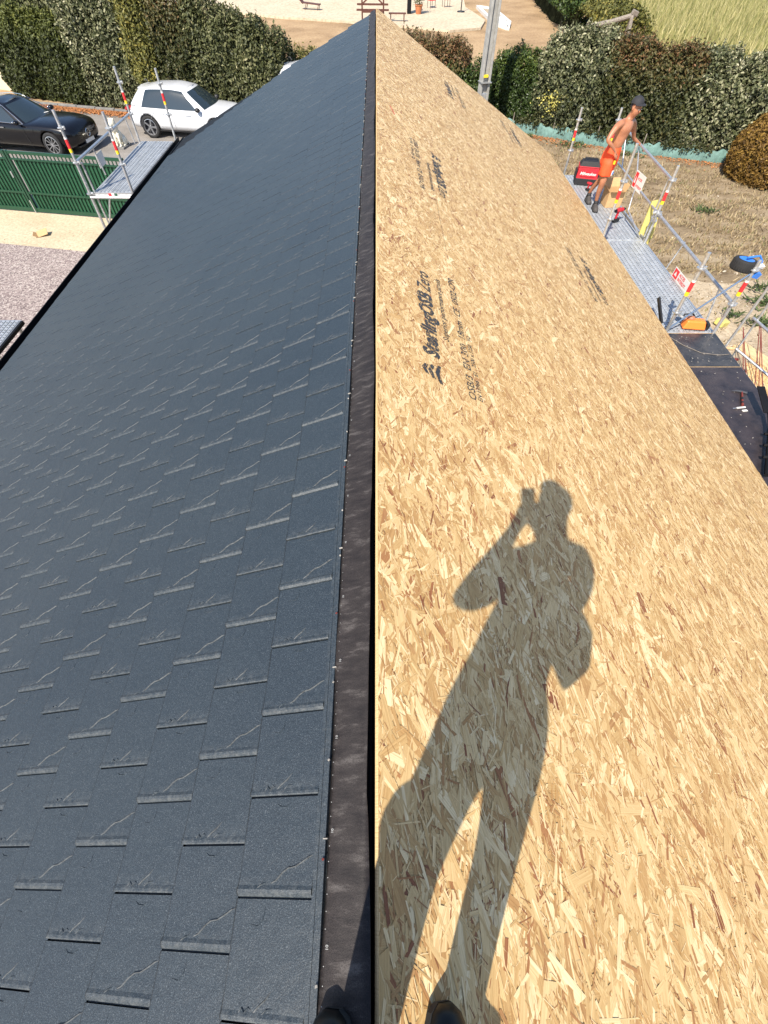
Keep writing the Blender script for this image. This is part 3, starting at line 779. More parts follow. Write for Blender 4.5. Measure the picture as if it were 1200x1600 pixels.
gr = MB(); gr.tube([(5.54, 11.9, 2.9), (5.46, 11.2, 2.42), (5.30, 10.85, 2.32), (5.25, 10.7, 2.15), (5.33, 9.98, 1.94)], .014, 'galv'); gr.build('rail_upright', sr)
gr = MB(); gr.tube([(5.60, 12.9, 2.9), (5.56, 12.4, 2.38)], .014, 'galv'); gr.build('rail_upright', sr)
gr = MB(); gr.tube([(5.45, 8.6, 2.43), (5.44, 8.75, 1.9)], .014, 'galv'); gr.build('rail_upright', sr)
gr = MB(); gr.tube([(5.42, 7.1, 2.40), (5.42, 6.95, 1.9)], .014, 'galv'); gr.build('rail_upright', sr)
gr = MB(); gr.tube([(4.62, 6.62, 1.98), (5.42, 6.60, 2.93)], .013, 'bluesteel'); gr.build('diagonal_brace', sr)
gr = MB(); gr.tube([(5.46, 6.35, .4), (5.50, 6.3, 3.0)], .019, 'galv'); gr.build('standard', sr)
gr = MB(); gr.tube([(5.55, 6.1, .4), (5.52, 6.15, 2.95)], .015, 'galv'); gr.build('standard', sr)
gr = MB(); gr.tube([(5.50, 6.2, 2.42), (5.62, 5.3, 2.42), (5.62, 3.3, 2.42)], .019, 'galv'); gr.build('guard_rail', sr)
gr = MB(); gr.tube([(5.47, 6.1, 1.98), (5.95, 5.75, 1.75), (6.10, 5.6, 1.72), (6.15, 5.35, 1.78), (6.1, 4.6, 2.1)], .018, 'galv'); gr.build('bent_rail', sr)
gr = MB(); gr.bar((5.44, 9.95, 1.90), (5.47, 13.4, 1.90), .03, .05, 'galv'); gr.bar((5.44, 3.2, 1.86), (5.43, 9.85, 1.86), .03, .06, 'galv'); gr.build('edge_bar_or_shade_strip', sr)
for yy in (6.58, 9.90, 13.55, 3.2):
    gr = MB(); gr.tube([(4.45, yy, 1.83), (5.42, yy, 1.83)], .022, 'galv'); gr.build('transom', sr)
cl = MB()
for i in range(14):
    cl.box((5.39 + rnd.uniform(-.06, .06), 9.8 + rnd.uniform(-.06, .06), 2.40 + rnd.uniform(-.09, .09)), (.03, .05, .06), 'galv', (rnd.random(), rnd.random(), 0))
tag(cl.build('clamp_cluster', sr), kind='stuff')
MB().box((4.56, 6.95, 2.10), (.03, .42, .05), 'plastic', (.6, 0, .1)).build('toe_clip', sr)
# --- left scaffold
sl = thing('scaffold', 'galvanised scaffold bay at the shingled eave in front of the green gate', 'scaffold', group='scaffolds at the eaves')
ZL = 2.4
standard(sl, -5.81, 10.72, 0, 3.70, (3.14,), (3.45, 2.92, 2.40))
standard(sl, -4.94, 10.72, 1.8, 3.68, (3.12,), (3.45, 2.90))
standard(sl, -5.82, 14.0, 0, 3.72, (3.15,), (3.46, 2.91))
standard(sl, -4.96, 14.1, 1.8, 3.68, (3.12,), (3.43, 2.88))
deck_plank(sl, -5.76, -5.38, 10.78, 13.96, ZL); deck_plank(sl, -5.37, -4.99, 10.78, 13.96, ZL)
gr = MB(); gr.tube([(-5.83, 10.7, 2.92), (-5.84, 14.0, 2.91)], .024, 'galv'); gr.build('guard_rail', sl)
gr = MB(); gr.tube([(-5.88, 10.9, 2.88), (-5.90, 13.2, 2.86)], .017, 'galv'); gr.build('guard_rail', sl)
gr = MB(); gr.tube([(-5.87, 11.7, 2.88), (-5.85, 11.75, 2.40)], .015, 'galv'); gr.build('rail_upright', sl)
gr = MB(); gr.tube([(-5.87, 13.75, 2.88), (-5.85, 13.78, 2.40)], .015, 'galv'); gr.build('rail_upright', sl)
gr = MB(); gr.tube([(-5.74, 10.78, 2.9), (-5.72, 10.80, 1.2)], .018, 'galv'); gr.build('inner_standard', sl)
gr = MB(); gr.tube([(-5.70, 10.72, 1.78), (-5.45, 10.72, 2.33)], .017, 'galv'); gr.build('bracket_strut', sl)
gr = MB(); gr.tube([(-5.81, 10.70, 2.34), (-4.9, 10.70, 2.34)], .024, 'galv'); gr.tube([(-5.81, 14.02, 2.34), (-4.9, 14.02, 2.34)], .024, 'galv'); gr.build('transom', sl)
gr = MB(); gr.box((-5.38, 10.745, 2.375), (.80, .02, .075), 'galv'); gr.box((-5.42, 10.73, 2.38), (.06, .012, .04), 'red'); gr.box((-5.36, 10.73, 2.38), (.05, .012, .045), 'white'); gr.box((-5.30, 10.73, 2.38), (.04, .012, .04), 'gatesheet')
gr.build('end_board', sl)
gr = MB(); gr.tube([(-5.81, 14.0, 2.30), (-5.80, 10.72, .9)], .017, 'galv'); gr.build('diagonal_brace', sl)
# near end scaffold deck, just showing at the left edge of the photo
sn = thing('scaffold', 'corner of a metal scaffold deck above the pink gravel', 'scaffold', group='scaffolds at the eaves')
deck_plank(sn, -5.90, -5.58, 3.0, 6.30, 2.3); deck_plank(sn, -5.57, -5.25, 3.0, 6.30, 2.3)
MB().box((-5.232, 4.6, 2.27), (.03, 3.4, .05), 'black').build('edge_bar_or_shade_strip', sn)  # black bar standing in for the strip of shade beside the deck
for x in (-5.88, -5.27):
    MB().tube([(x, 3.1, 0), (x, 3.1, 2.9)], .026, 'galv').build('standard', sn)
    MB().tube([(x, 6.2, 0), (x, 6.2, 2.26)], .026, 'galv').build('standard', sn)
sign_panel('notice_sign', 'red and white notice hanging on the guard rail in front of the worker', (5.43, 11.1, 2.53), (.10, -1, -.02), (.0, -.05, 1), .42, .30)
sign_panel('notice_sign', 'red and white notice at deck level nearest the black plywood', (5.46, 8.2, 1.97), (.0, -1, 0), (.05, 0, 1), .62, .17)
sign_panel('notice_sign', 'small red and white notice on the scaffold rail beside the green gate', (-5.92, 11.95, 2.62), (0, -1, 0), (0, 0, 1), .34, .24)
# film faced plywood decking
def ply(name, label, x0, x1, y0, y1, z, m):
    t = thing(name, label, 'plywood')
    MB().box(((x0 + x1) / 2, (y0 + y1) / 2, z - .012), (x1 - x0, y1 - y0, .02), m).build('panel', t)
    MB().box(((x0 + x1) / 2, y1 + .004, z - .011), (x1 - x0 - .01, .007, .02), 'palewood').build('raw_edge', t)
    d = MB()
    for i in range(26):
        x = rnd.uniform(x0 + .2, x1 - .03); y = rnd.uniform(y0 + (.9 if y1 - y0 > 2 else .05), y1 - .05)
        d.box((x, y, z + .001), (rnd.uniform(.004, .02), rnd.uniform(.003, .012), .004), 'debris', (0, 0, rnd.uniform(0, 3)))
    tag(d.build('crumbs', t), kind='stuff'); return t
ply('plywood_sheet', 'black film faced plywood sheet beside the orange saw', 4.46, 5.40, 5.73, 6.58, ZR + .03, 'ply2')
ply('plywood_sheet', 'long dark brown plywood sheet with the hammer lying on it', 4.46, 5.40, 3.0, 5.71, ZR + .03, 'ply')
cb = MB(); cb.tube([(4.6, 6.5, 1.935), (4.75, 6.25, 1.935), (4.95, 6.05, 1.935), (5.2, 6.0, 1.935), (5.36, 6.02, 1.935)], .004, 'greywood', 6)
tag(cb.build('cord'), 'thin brown cord lying across the black plywood sheet', 'cord')

# ================================================================ THINGS ON THE DECK
ZD = ZR + .008
# tool bag
tb_ = thing('tool_bag', 'red and black tool bag with white script standing behind the worker', 'tool bag', (5.02, 12.95, ZD), R(-14))
b = MB()
def loftbox(mb, c, d0, d1, h, m):
    x, y, z = c; vs = []
    for (dx, dy), zz in ((d0, z), (d1, z + h)): vs += [(x + sx * dx / 2, y + sy * dy / 2, zz) for sx, sy in ((-1, -1), (1, -1), (1, 1), (-1, 1))]
    mb.add(vs, [(3, 2, 1, 0), (4, 5, 6, 7), (0, 1, 5, 4), (1, 2, 6, 5), (2, 3, 7, 6), (3, 0, 4, 7)], m)
loftbox(b, (0, 0, .10), (.50, .34), (.46, .30), .26, 'bagred'); b.build('body', tb_, bevel=.02)
b = MB(); loftbox(b, (0, 0, 0), (.51, .35), (.505, .345), .14, 'bagblack'); b.build('base', tb_, bevel=.015)
b = MB(); loftbox(b, (0, 0, .36), (.47, .31), (.36, .22), .10, 'bagblack'); loftbox(b, (0, 0, .352), (.485, .325), (.48, .32), .018, 'bagred'); b.build('lid', tb_, bevel=.015)
b = MB(); b.box((-.262, 0, .17), (.03, .26, .22), 'bagblack'); b.build('side_pocket', tb_, bevel=.01)
b = MB(); b.box((.262, 0, .17), (.03, .26, .22), 'bagblack'); b.build('side_pocket', tb_, bevel=.01)
b = MB(); b.tube([(-.15, 0, .44), (-.14, 0, .50), (.14, 0, .50), (.15, 0, .44)], .014, 'bagblack', 8); b.build('handle', tb_)
b = MB(); b.box((0, -.168, .235), (.34, .012, .12), 'bagred'); b.build('front_pocket', tb_, bevel=.005)
vs, fs = text_geo('Milwaukee', .085, 'CENTER', .002)
b = MB(); b.add([(v.x * 1.0 + v.y * .25, -.1765, .21 + v.y) for v in vs], fs, 'white'); b.build('lettering', tb_)

# cardboard box, open flaps
bx = thing('cardboard_box', 'open brown cardboard box on the deck beside the worker', 'cardboard box', (5.25, 11.67, ZD), R(3))
for c, d in (((0, -.16, .15), (.34, .006, .30)), ((0, .16, .15), (.34, .006, .30)), ((-.17, 0, .15), (.006, .32, .30)), ((.17, 0, .15), (.006, .32, .30))):
    MB().box(c, d, 'carton').build('side_wall', bx)
MB().box((0, 0, .006), (.34, .32, .01), 'carton_in').build('bottom', bx)
for p, d, r in (((0, .20, .37), (.33, .005, .17), (-.5, 0, 0)), ((-.22, 0, .345), (.005, .31, .15), (0, -.8, 0)), ((.20, 0, .36), (.005, .31, .15), (0, .45, 0)), ((0, -.22, .32), (.33, .005, .13), (1.2, 0, 0))):
    MB().box(p, d, 'carton', r).build('flap', bx)

def drill(name, label, loc, rz, tilt=0.):
    t = thing(name, label, 'power drill', loc, rz); t.rotation_euler = (tilt, 0, rz)
    b = MB(); b.tube([(-.09, 0, .19), (-.03, 0, .195), (.05, 0, .195)], [.030, .036, .033], 'bagred', 12); b.tube([(-.115, 0, .19), (-.09, 0, .19)], [.022, .030], 'plastic', 12); b.build('body', t)
    b = MB(); b.tube([(.05, 0, .195), (.085, 0, .195), (.12, 0, .195)], [.028, .024, .010], 'plastic', 12); b.build('chuck', t)
    b = MB(); b.tube([(-.03, 0, .17), (-.045, 0, .06)], [.021, .019], 'bagred', 10); b.build('handle', t)
    b = MB(); b.box((-.03, 0, .035), (.115, .07, .06), 'plastic'); b.build('battery', t, bevel=.01)
    return t
drill('power_drill', 'red and black cordless drill standing by the scaffold post nearest the saw', (5.12, 10.78, ZD), R(25)).scale = (1.25, 1.25, 1.15)
d2 = drill('power_drill', 'small red power tool on the deck just in front of the tool bag', (4.98, 12.45, ZD), R(-60)); d2.scale = (.95, .95, .75)

# orange saw
sw = thing('chainsaw', 'orange saw lying at the near end of the metal deck', 'saw', (5.10, 6.76, ZD), R(-8))
b = MB(); loftbox(b, (0, 0, .02), (.36, .17), (.28, .12), .13, 'orange'); b.build('housing', sw, bevel=.02)
b = MB(); b.box((.20, 0, .07), (.05, .14, .09), 'plastic'); b.build('rear_cap', sw, bevel=.01)
b = MB(); b.tube([(-.16, .09, .06), (-.17, .10, .17), (-.06, .08, .20), (.0, .07, .14)], .014, 'plastic', 8); b.build('front_handle', sw)
b = MB(); b.lathe([(.0, 0), (.095, 0), (.10, .012), (.10, .03), (.03, .035), (0, .035)], (-.17, .13, .10), (.35, .2, 1), 'galv', 20); b.build('cutting_disc', sw)
b = MB(); b.ell((-.08, .02, .155), (.06, .05, .04), 'skin'); b.build('air_filter_cover', sw)

# hammer, knife and glove
hm = thing('hammer', 'claw hammer with dark red handle on the brown plywood', 'hammer', (5.07, 5.0, ZR + .045), R(66))
b = MB(); b.tube([(-.17, 0, 0), (.02, 0, 0), (.13, 0, 0)], [.016, .013, .010], 'hammer_red', 8); b.tube([(-.05, 0, 0), (.0, 0, 0)], .0165, 'plastic', 8); b.tube([(-.13, 0, 0), (-.10, 0, 0)], .0175, 'plastic', 8); b.build('handle', hm)
b = MB(); b.tube([(.14, -.07, .0), (.14, .03, 0)], [.017, .014], 'rimdark', 8); b.tube([(.14, .03, 0), (.135, .08, -.006), (.11, .13, -.01)], [.013, .011, .004], 'rimdark', 8); b.build('head', hm)
kn = thing('utility_knife', 'white utility knife lying below the hammer handle', 'knife', (4.96, 4.80, ZR + .036), R(8))
MB().box((0, 0, .005), (.13, .022, .016), 'white').build('handle', kn, bevel=.004)
MB().box((-.09, 0, .005), (.06, .012, .002), 'galv').build('blade', kn)
MB().box((.02, -.06, .0), (.07, .03, .008), 'white').build('spare_blade_pack', kn)
# red chalk smear is print on the sheet
# black angled bracket and post at the photo's right edge
bk = thing('ladder_bracket', 'black steel bracket on a post standing on the brown plywood', 'bracket', (5.10, 4.32, ZR + .03))
MB().box((.02, .42, .20), (.10, .42, .015), 'black', (.25, 0, -.10)).build('plate', bk, bevel=.003)
MB().tube([(.04, .24, .15), (-.04, .0, .10), (-.46, -.78, .06)], .03, 'black', 10).build('post', bk)
cbm = MB()
for k in (0, 1, 2): cbm.tube([(-.16 - .11 * k, -.10 - .2 * k, .08), (-.0 - .11 * k, -.16 - .2 * k, .11)], .02, 'black', 8)
cbm.build('clamp', bk)

# wheel in a blue fork on the scaffold post
wf = thing('hoist_wheel', 'black rubber wheel in a blue fork clamped on the scaffold post', 'wheel', (5.44, 6.70, 2.93)); wf.scale = (.85, .85, .85)
wc_ = Vector((-.17, .06, -.01)); wax = Vector((.10, .08, 1)).normalized()
b = MB(); b.lathe([(.11, -.085), (.175, -.085), (.188, -.07), (.192, 0), (.188, .07), (.175, .085), (.11, .085)], wc_, wax, 'tyre', 28)
b.build('tyre', wf, smooth=True)
tr_ = MB()
for k in range(28):
    a = 2 * math.pi * k / 28; x = wax.orthogonal().normalized(); y = wax.cross(x)
    c = wc_ + (x * math.cos(a) + y * math.sin(a)) * .190; tr_.bar(c - wax * .06, c + wax * .06, .018, .010, 'tyre', up=(x * math.cos(a) + y * math.sin(a)))
tag(tr_.build('tread', wf), kind='stuff')
b = MB(); b.lathe([(0, -.05), (.125, -.07), (.125, .088), (.10, .095), (0, .06)], wc_, wax, 'blue', 20); b.build('rim', wf)
b = MB(); b.tube([(-.17, .06, .10), (.02, .06, .13), (.10, .04, .05), (.06, .0, -.12)], .016, 'blue', 8); b.tube([(-.17, .06, -.11), (.0, .05, -.13), (.05, 0, -.10)], .022, 'blue', 8)
b.tube([(.12, .12, .02), (.06, .0, -.06), (.0, -.12, -.12)], .022, 'blue', 8); b.build('fork', wf)
b = MB(); b.box((.10, 0, -.01), (.11, .07, .05), 'white', (.3, .2, .4)); b.box((.02, -.10, -.10), (.12, .09, .09), 'blue', (.2, .3, .2)); b.build('clamp', wf)

# yellow board leaning against the scaffold
yb = thing('yellow_board', 'pale yellow board standing upright outside the scaffold rail', 'board', (5.56, 10.15, 0))
b = MB(); b.add([(-.14, .02, 1.0), (.02, -.02, 1.0), (.12, -.02, 1.9), (.09, -.02, 2.15), (-.02, .0, 2.54), (-.16, .03, 2.50),
                 (-.14, .05, 1.0), (.02, .01, 1.0), (.12, .01, 1.9), (.09, .01, 2.15), (-.02, .03, 2.54), (-.16, .06, 2.50)],
               [(0, 1, 2, 3, 4, 5), (11, 10, 9, 8, 7, 6)] + [(i, (i + 1) % 6, 6 + (i + 1) % 6, 6 + i) for i in range(6)], 'paleyellow'); b.build('sheet', yb)
MB().box((-.06, .04, .5), (.06, .04, 1.02), 'palewood').build('prop', yb)

# ================================================================ YARD CLUTTER RIGHT
def plank(name, label, p, q, w_, h_, m, group=None):
    o = MB().bar(p, q, w_, h_, m).build(name, bevel=.004); return tag(o, label, 'lumber', group)
plank('lumber_board', 'pale wide board lying on the dirt beyond the bent rail', (8.15, 9.1, .06), (8.75, 7.7, .06), .34, .05, 'palewood')
plank('lumber_board', 'narrow batten on the dirt, farthest of the parallel battens', (6.55, 9.2, .05), (8.0, 8.95, .05), .05, .04, 'palewood')
plank('lumber_board', 'dark narrow batten lying second from the scaffold posts', (6.5, 8.75, .05), (7.9, 8.55, .05), .05, .04, 'hammer_red')
plank('lumber_board', 'narrow batten on the dirt closest to the strand board offcut', (6.5, 8.3, .05), (7.9, 8.15, .05), .06, .04, 'palewood')
# strand board offcut lying on the ground
W, F, T, UVc = strands(0, 1.9, 0, 2.4, 999)
V = W.copy(); u = (V - np.array((0, 0, RIDGE))) @ np.array(UR); h = (V - np.array((0, 0, RIDGE))) @ np.array(NR); yy = V[:, 1]
a_ = R(-24); Wc = np.stack([6.7 + u * math.cos(a_) - yy * math.sin(a_), 5.9 + u * math.sin(a_) + yy * math.cos(a_), .30 + h], 1)
ot = thing('strand_board_offcut', 'orange strand board sheet on the ground below the black plywood deck', 'board')
raw_mesh('board', Wc, F, [M['osb']], T, UVc, parent=ot)
pb = MB()
for i in range(3):
    c = Vector((7.6, 6.9, .14)) + Vector((math.cos(a_), math.sin(a_), 0)) * (i - 1) * .7
    pb.bar(c - Vector((.5, -1.05, 0)) * 1.0, c + Vector((.5, -1.05, 0)), .09, .24, 'palewood')
pb.build('bearer', ot)
rb_ = thing('rebar_bundle', 'loose rusty steel rods leaning by the strand board sheet', 'steel rods')
for i in range(7):
    x = 6.9 + .12 * i
    MB().tube([(x, 6.6 + .05 * i, .32), (x + .5 + rnd.uniform(-.15, .15), 8.4 + rnd.uniform(-.2, .2), .9)], .008, 'hammer_red', 6).build('rod', rb_)
tag(MB().box((8.15, 9.95, .08), (.28, .22, .14), 'paleyellow', (.1, .2, .5)).build('insulation_offcut', bevel=.02), 'small pale yellow foam block among the green weeds', 'foam block')

# ================================================================ GATE
gt_ = thing('driveway_gate', 'dark green metal gate with vertical bars and green sheeting along the driveway', 'gate', (-10.66, 16.15, 0), R(-10))
def gbar(a, b, w_, h_, name, m='gate', par=None): return MB().bar(a, b, w_, h_, m).build(name, par or gt_)
gbar((-7.0, 0, 1.56), (-.05, 0, 1.56), .05, .07, 'top_rail'); gbar((.05, 0, 1.56), (3.6, 0, 1.56), .05, .07, 'top_rail')
gbar((-7.0, 0, .09), (-.05, 0, .09), .05, .10, 'bottom_rail'); gbar((.05, 0, .09), (3.6, 0, .09), .05, .10, 'bottom_rail')
gbar((-7.0, 0, 1.40), (-.05, 0, 1.40), .04, .04, 'middle_rail'); gbar((.05, 0, 1.40), (3.6, 0, 1.40), .04, .04, 'middle_rail')
gbar((-7.0, 0, .55), (-.05, 0, .55), .04, .05, 'middle_rail'); gbar((.05, 0, .55), (3.6, 0, .55), .04, .05, 'middle_rail')
for x in (-.05, .05, 3.6, -3.6, -7.0): gbar((x, 0, .04), (x, 0, 1.60), .06, .07, 'post', par=None)
pk = MB().bar((0, 0, .12), (0, 0, 1.54), .026, .026, 'gate').build('picket', gt_)
first = True; x = -3.45
while x < 3.55:
    if abs(x) > .09:
        o = pk if first else pk.copy()
        if not first: col.objects.link(o); o.parent = gt_
        o.location = (x, 0, 0); first = False
    x += .118
sh = MB(); sh.box((-1.75, .035, .76), (3.3, .004, 1.25), 'gatesheet'); sh.build('privacy_sheet', gt_)
sh = MB(); sh.box((1.82, .035, .76), (3.4, .004, 1.25), 'gatesheet'); sh.build('privacy_sheet', gt_)
gbar((-.09, -.05, .95), (-.09, -.05, 1.10), .04, .05, 'latch', 'galv')
gbar((.0, -.03, .0), (.0, -.03, .35), .03, .03, 'drop_bolt', 'galv')

# cardboard scrap on the driveway
cs = thing('cardboard_scrap', 'small folded piece of cardboard on the cream driveway', 'cardboard', (-9.78, 14.55, .02), R(20))
MB().box((0, 0, .06), (.30, .24, .008), 'carton', (.35, -.2, 0)).build('panel', cs)
MB().box((-.17, -.02, .04), (.14, .22, .008), 'carton_in', (.1, .5, 0)).build('flap', cs)

# seated lion statue on its plinth
st = thing('lion_statue', 'pale stone seated lion statue behind the scaffold', 'statue', (-9.98, 22.3, 0), R(-100))
MB().box((0, 0, .035), (.62, .42, .07), 'kerb').build('plinth', st, bevel=.01)
b = MB()
sv = [((-.12, 0, .20), .17), ((.02, 0, .38), .15), ((.12, 0, .60), .12), ((.16, 0, .78), .13), ((.26, 0, .76), .075)]
for c, r_ in sv: b.ell(c, (r_, r_ * .9, r_ * 1.15), 'stone', 14, 10)
b.ell((.14, 0, .66), (.15, .14, .19), 'stone', 14, 10)
for s in (-1, 1):
    b.tube([(.16, s * .08, .48), (.20, s * .08, .25), (.20, s * .08, .08)], [.06, .045, .04], 'stone', 10); b.ell((.23, s * .08, .09), (.075, .045, .035), 'stone')
    b.ell((-.06, s * .13, .19), (.15, .07, .13), 'stone'); b.ell((.04, s * .15, .09), (.10, .04, .035), 'stone'); b.ell((.14, s * .09, .90), (.03, .02, .035), 'stone')
b.tube([(-.26, 0, .12), (-.30, .10, .09), (-.16, .22, .09)], [.03, .025, .03], 'stone', 8)
so_ = b.build('figure', st, smooth=True); rm_ = so_.modifiers.new('r', 'REMESH'); rm_.mode = 'VOXEL'; rm_.voxel_size = .02; rm_.use_smooth_shade = True

# ================================================================ CARS
def interp(xs, tab, x):
    return float(np.interp(x, xs, tab))
def make_car(name, label, loc, rz, paint, L, Wd, H, spec):
    t = thing(name, label, 'car', loc, rz)
    hL = L / 2; hw = Wd / 2
    xs = np.array(spec['x']) * hL
    stn = np.linspace(-hL, hL, 29)
    # lower body
    V = []; NP = 9
    for x in stn:
        w_ = interp(xs, spec['w'], x) * hw; zt = interp(xs, spec['top'], x); zb = interp(xs, spec['bot'], x)
        zs = interp(xs, spec['sh'], x)
        half = [(0, zb), (w_ * .80, zb), (w_ * .97, zb + .10), (w_, zb + .5 * (zs - zb)), (w_ * .985, zs - .05), (w_ * .93, zs + .005), (w_ * .75, zs + (zt - zs) * .55), (w_ * .4, zt - .005), (0, zt)]
        V += [(x, y, z) for y, z in half] + [(x, -y, z) for y, z in half[-2:0:-1]]
    nr = 2 * NP - 2; F = []
    for i in range(len(stn) - 1):
        for k in range(nr): F.append((i * nr + k, i * nr + (k + 1) % nr, (i + 1) * nr + (k + 1) % nr, (i + 1) * nr + k))
    F.append(tuple(range(nr))); F.append(tuple((len(stn) - 1) * nr + k for k in range(nr - 1, -1, -1)))
    b = MB(); b.add(V, F, paint); body = b.build('body', t, smooth=True, sub=1)
    cut = MB()
    for wx in spec['wheels']:
        for s in (-1, 1): cut.tube([(wx * hL, s * (hw - .27), spec['r']), (wx * hL, s * (hw + .2), spec['r'])], spec['r'] + .055, 'plastic', 32)
    co = cut.build('cutter'); md = body.modifiers.new('c', 'BOOLEAN'); md.operation = 'DIFFERENCE'; md.object = co; md.solver = 'EXACT'
    co.parent = t
    bpy.context.view_layer.update(); dg = bpy.context.evaluated_depsgraph_get()
    nm = bpy.data.meshes.new_from_object(body.evaluated_get(dg)); body.modifiers.clear(); body.data = nm; bpy.data.objects.remove(co)
    # greenhouse: belt outline to roof outline
    g = spec['gh']; belt = []; roof = []; mid = []
    for (xb, yb, zb, xr, yr, zr) in g:
        belt.append(Vector((xb * hL, yb * hw, zb))); roof.append(Vector((xr * hL, yr * hw, zr)))
        m_ = (belt[-1] + roof[-1]) / 2; m_ += Vector((0, .018 * (1 if yb > .05 else 0), .012)); mid.append(m_)
    kinds = spec['ghk']; npnt = len(g)
    def side(p, s): return Vector((p.x, s * p.y, p.z))
    # kinds[i] is the panel between outline point i and i+1
    groups = {}
    for i in range(npnt - 1):
        for s in ((1, -1)):
            for lo, hi in ((belt, mid), (mid, roof)):
                q = [side(lo[i], s), side(lo[i + 1], s), side(hi[i + 1], s), side(hi[i], s)]
                if s < 0: q = q[::-1]
                key = kinds[i] if kinds[i] in ('windscreen', 'rear_window', 'pillar') else kinds[i] + (str(s))
                groups.setdefault(key, []).append((q, s))
    cab = MB(); slot = {}
    def keymat(key):
        if key not in slot:
            slot[key] = M[paint].copy() if key in ('pillar', 'roof') else (M['plastic'].copy() if key.startswith('post') else M['glass'].copy()); slot[key].name = key
        M['_' + key] = slot[key]; return '_' + key
    for key, qs in groups.items():
        for q, s in qs: cab.add(q, [(0, 1, 2, 3)], keymat(key))
    nV = []
    for p in roof:
        for f_ in (-1, -.7, -.35, 0, .35, .7, 1):
            nV.append((p.x, p.y * f_, p.z + spec.get('crown', .035) * (1 - f_ * f_)))
    nF = []
    for i in range(len(roof) - 1):
        for k in range(6): nF.append((i * 7 + k, i * 7 + k + 1, (i + 1) * 7 + k + 1, (i + 1) * 7 + k))
    cab.add(nV, nF, keymat('roof'))
    tmp = cab.build('cabin_tmp', None)
    bm = bmesh.new(); bm.from_mesh(tmp.data); bmesh.ops.remove_doubles(bm, verts=bm.verts, dist=.004); bmesh.ops.recalc_face_normals(bm, faces=bm.faces); bm.to_mesh(tmp.data); bm.free()
    sm = tmp.modifiers.new('s', 'SUBSURF'); sm.levels = 2; sm.render_levels = 2
    bpy.context.view_layer.update(); dg = bpy.context.evaluated_depsgraph_get()
    full = bpy.data.meshes.new_from_object(tmp.evaluated_get(dg)); order = list(cab.ms); bpy.data.objects.remove(tmp)
    def cut_out(keys, nm):
        idx = [order.index('_' + k) for k in keys if '_' + k in order]
        me2 = full.copy(); bm = bmesh.new(); bm.from_mesh(me2)
        bmesh.ops.delete(bm, geom=[f for f in bm.faces if f.material_index not in idx], context='FACES')
        for f in bm.faces: f.smooth = True; f.material_index = 0
        bm.to_mesh(me2); bm.free(); me2.materials.clear()
        me2.materials.append(M[paint] if 'roof' in keys else M['glass'])
        o2 = bpy.data.objects.new(nm, me2); col.objects.link(o2); o2.parent = t; return o2
    cut_out(['pillar', 'roof'], 'cabin'); 
    for k in groups:
        if k in ('pillar',): continue
        cut_out([k], 'windscreen' if k == 'windscreen' else 'rear_window' if k == 'rear_window' else 'door_post' if k.startswith('post') else 'side_window')
    # wheels
    for wx in spec['wheels']:
        for s in (-1, 1):
            c = Vector((wx * hL, s * (hw - .11), spec['r'])); r_ = spec['r']; ax = Vector((0, s, 0))
            wm = MB(); wm.lathe([(r_ * .70, -.09), (r_ * .95, -.10), (r_, -.07), (r_, .07), (r_ * .96, .095), (r_ * .72, .10), (r_ * .70, .085)], c, ax, 'tyre', 32)
            wh = wm.build('tyre', None, smooth=True); wh.parent = t
            rm = MB(); rm.lathe([(r_ * .72, .088), (r_ * .68, .095), (r_ * .64, .05), (r_ * .62, -.02), (0, -.02)], c, ax, 'rimdark' if spec['dark'] else 'plastic', 32)
            rr = 'rim'; ns = spec['spokes']
            for k in range(ns):
                a = 2 * math.pi * k / ns; d = Vector((math.cos(a), 0, math.sin(a)))
                rm.bar(c + ax * .075 + d * .03, c + ax * .082 + d * r_ * .68, .055 if ns < 8 else .022, .02, rr, up=ax)
            rm.tube([c + ax * .05, c + ax * .092], .045, rr, 14)
            rm.lathe([(r_ * .72, .10), (r_ * .67, .104), (r_ * .66, .09)], c, ax, rr, 32)
            o = rm.build('rim', wh)
    return t, hL, hw
# profile tables: x in half lengths; front is +x
hatch = dict(x=[-1, -.96, -.85, -.6, -.2, .2, .42, .7, .88, .96, 1], w=[.80, .90, .97, 1, 1, 1, .995, .97, .90, .80, .62],
             top=[.88, .98, 1.0, 1.0, .98, .98, 1.0, .95, .86, .76, .62], bot=[.42, .30, .26, .22, .22, .22, .22, .24, .26, .28, .36],
             sh=[.72, .88, .94, .94, .92, .90, .90, .86, .78, .70, .56], wheels=(-.60, .60), r=.36, spokes=5, dark=True, crown=.04,
             gh=[(.50, 0, .98, .16, 0, 1.48), (.48, .45, .97, .15, .38, 1.47), (.42, .84, .93, .11, .64, 1.44), (.36, .885, .92, .07, .665, 1.45), (-.10, .90, .93, -.12, .68, 1.51), (-.15, .90, .93, -.17, .68, 1.51),
                 (-.56, .90, .95, -.50, .67, 1.49), (-.68, .89, .96, -.55, .65, 1.46), (-.77, .86, .98, -.68, .58, 1.42), (-.90, .78, 1.0, -.73, .50, 1.40), (-.94, .40, 1.0, -.76, .30, 1.41), (-.95, 0, 1.0, -.77, 0, 1.41)],
             ghk=['windscreen', 'windscreen', 'pillar', 'front', 'post', 'rear', 'rear', 'pillar', 'pillar', 'rear_window', 'rear_window'])
wc, hL, hw = make_car('parked_car', 'white hatchback parked behind the scaffold next to the black car', (-7.55, 24.1, 0), R(-9), 'carwhite', 4.65, 1.95, 1.5, hatch)
det = MB()
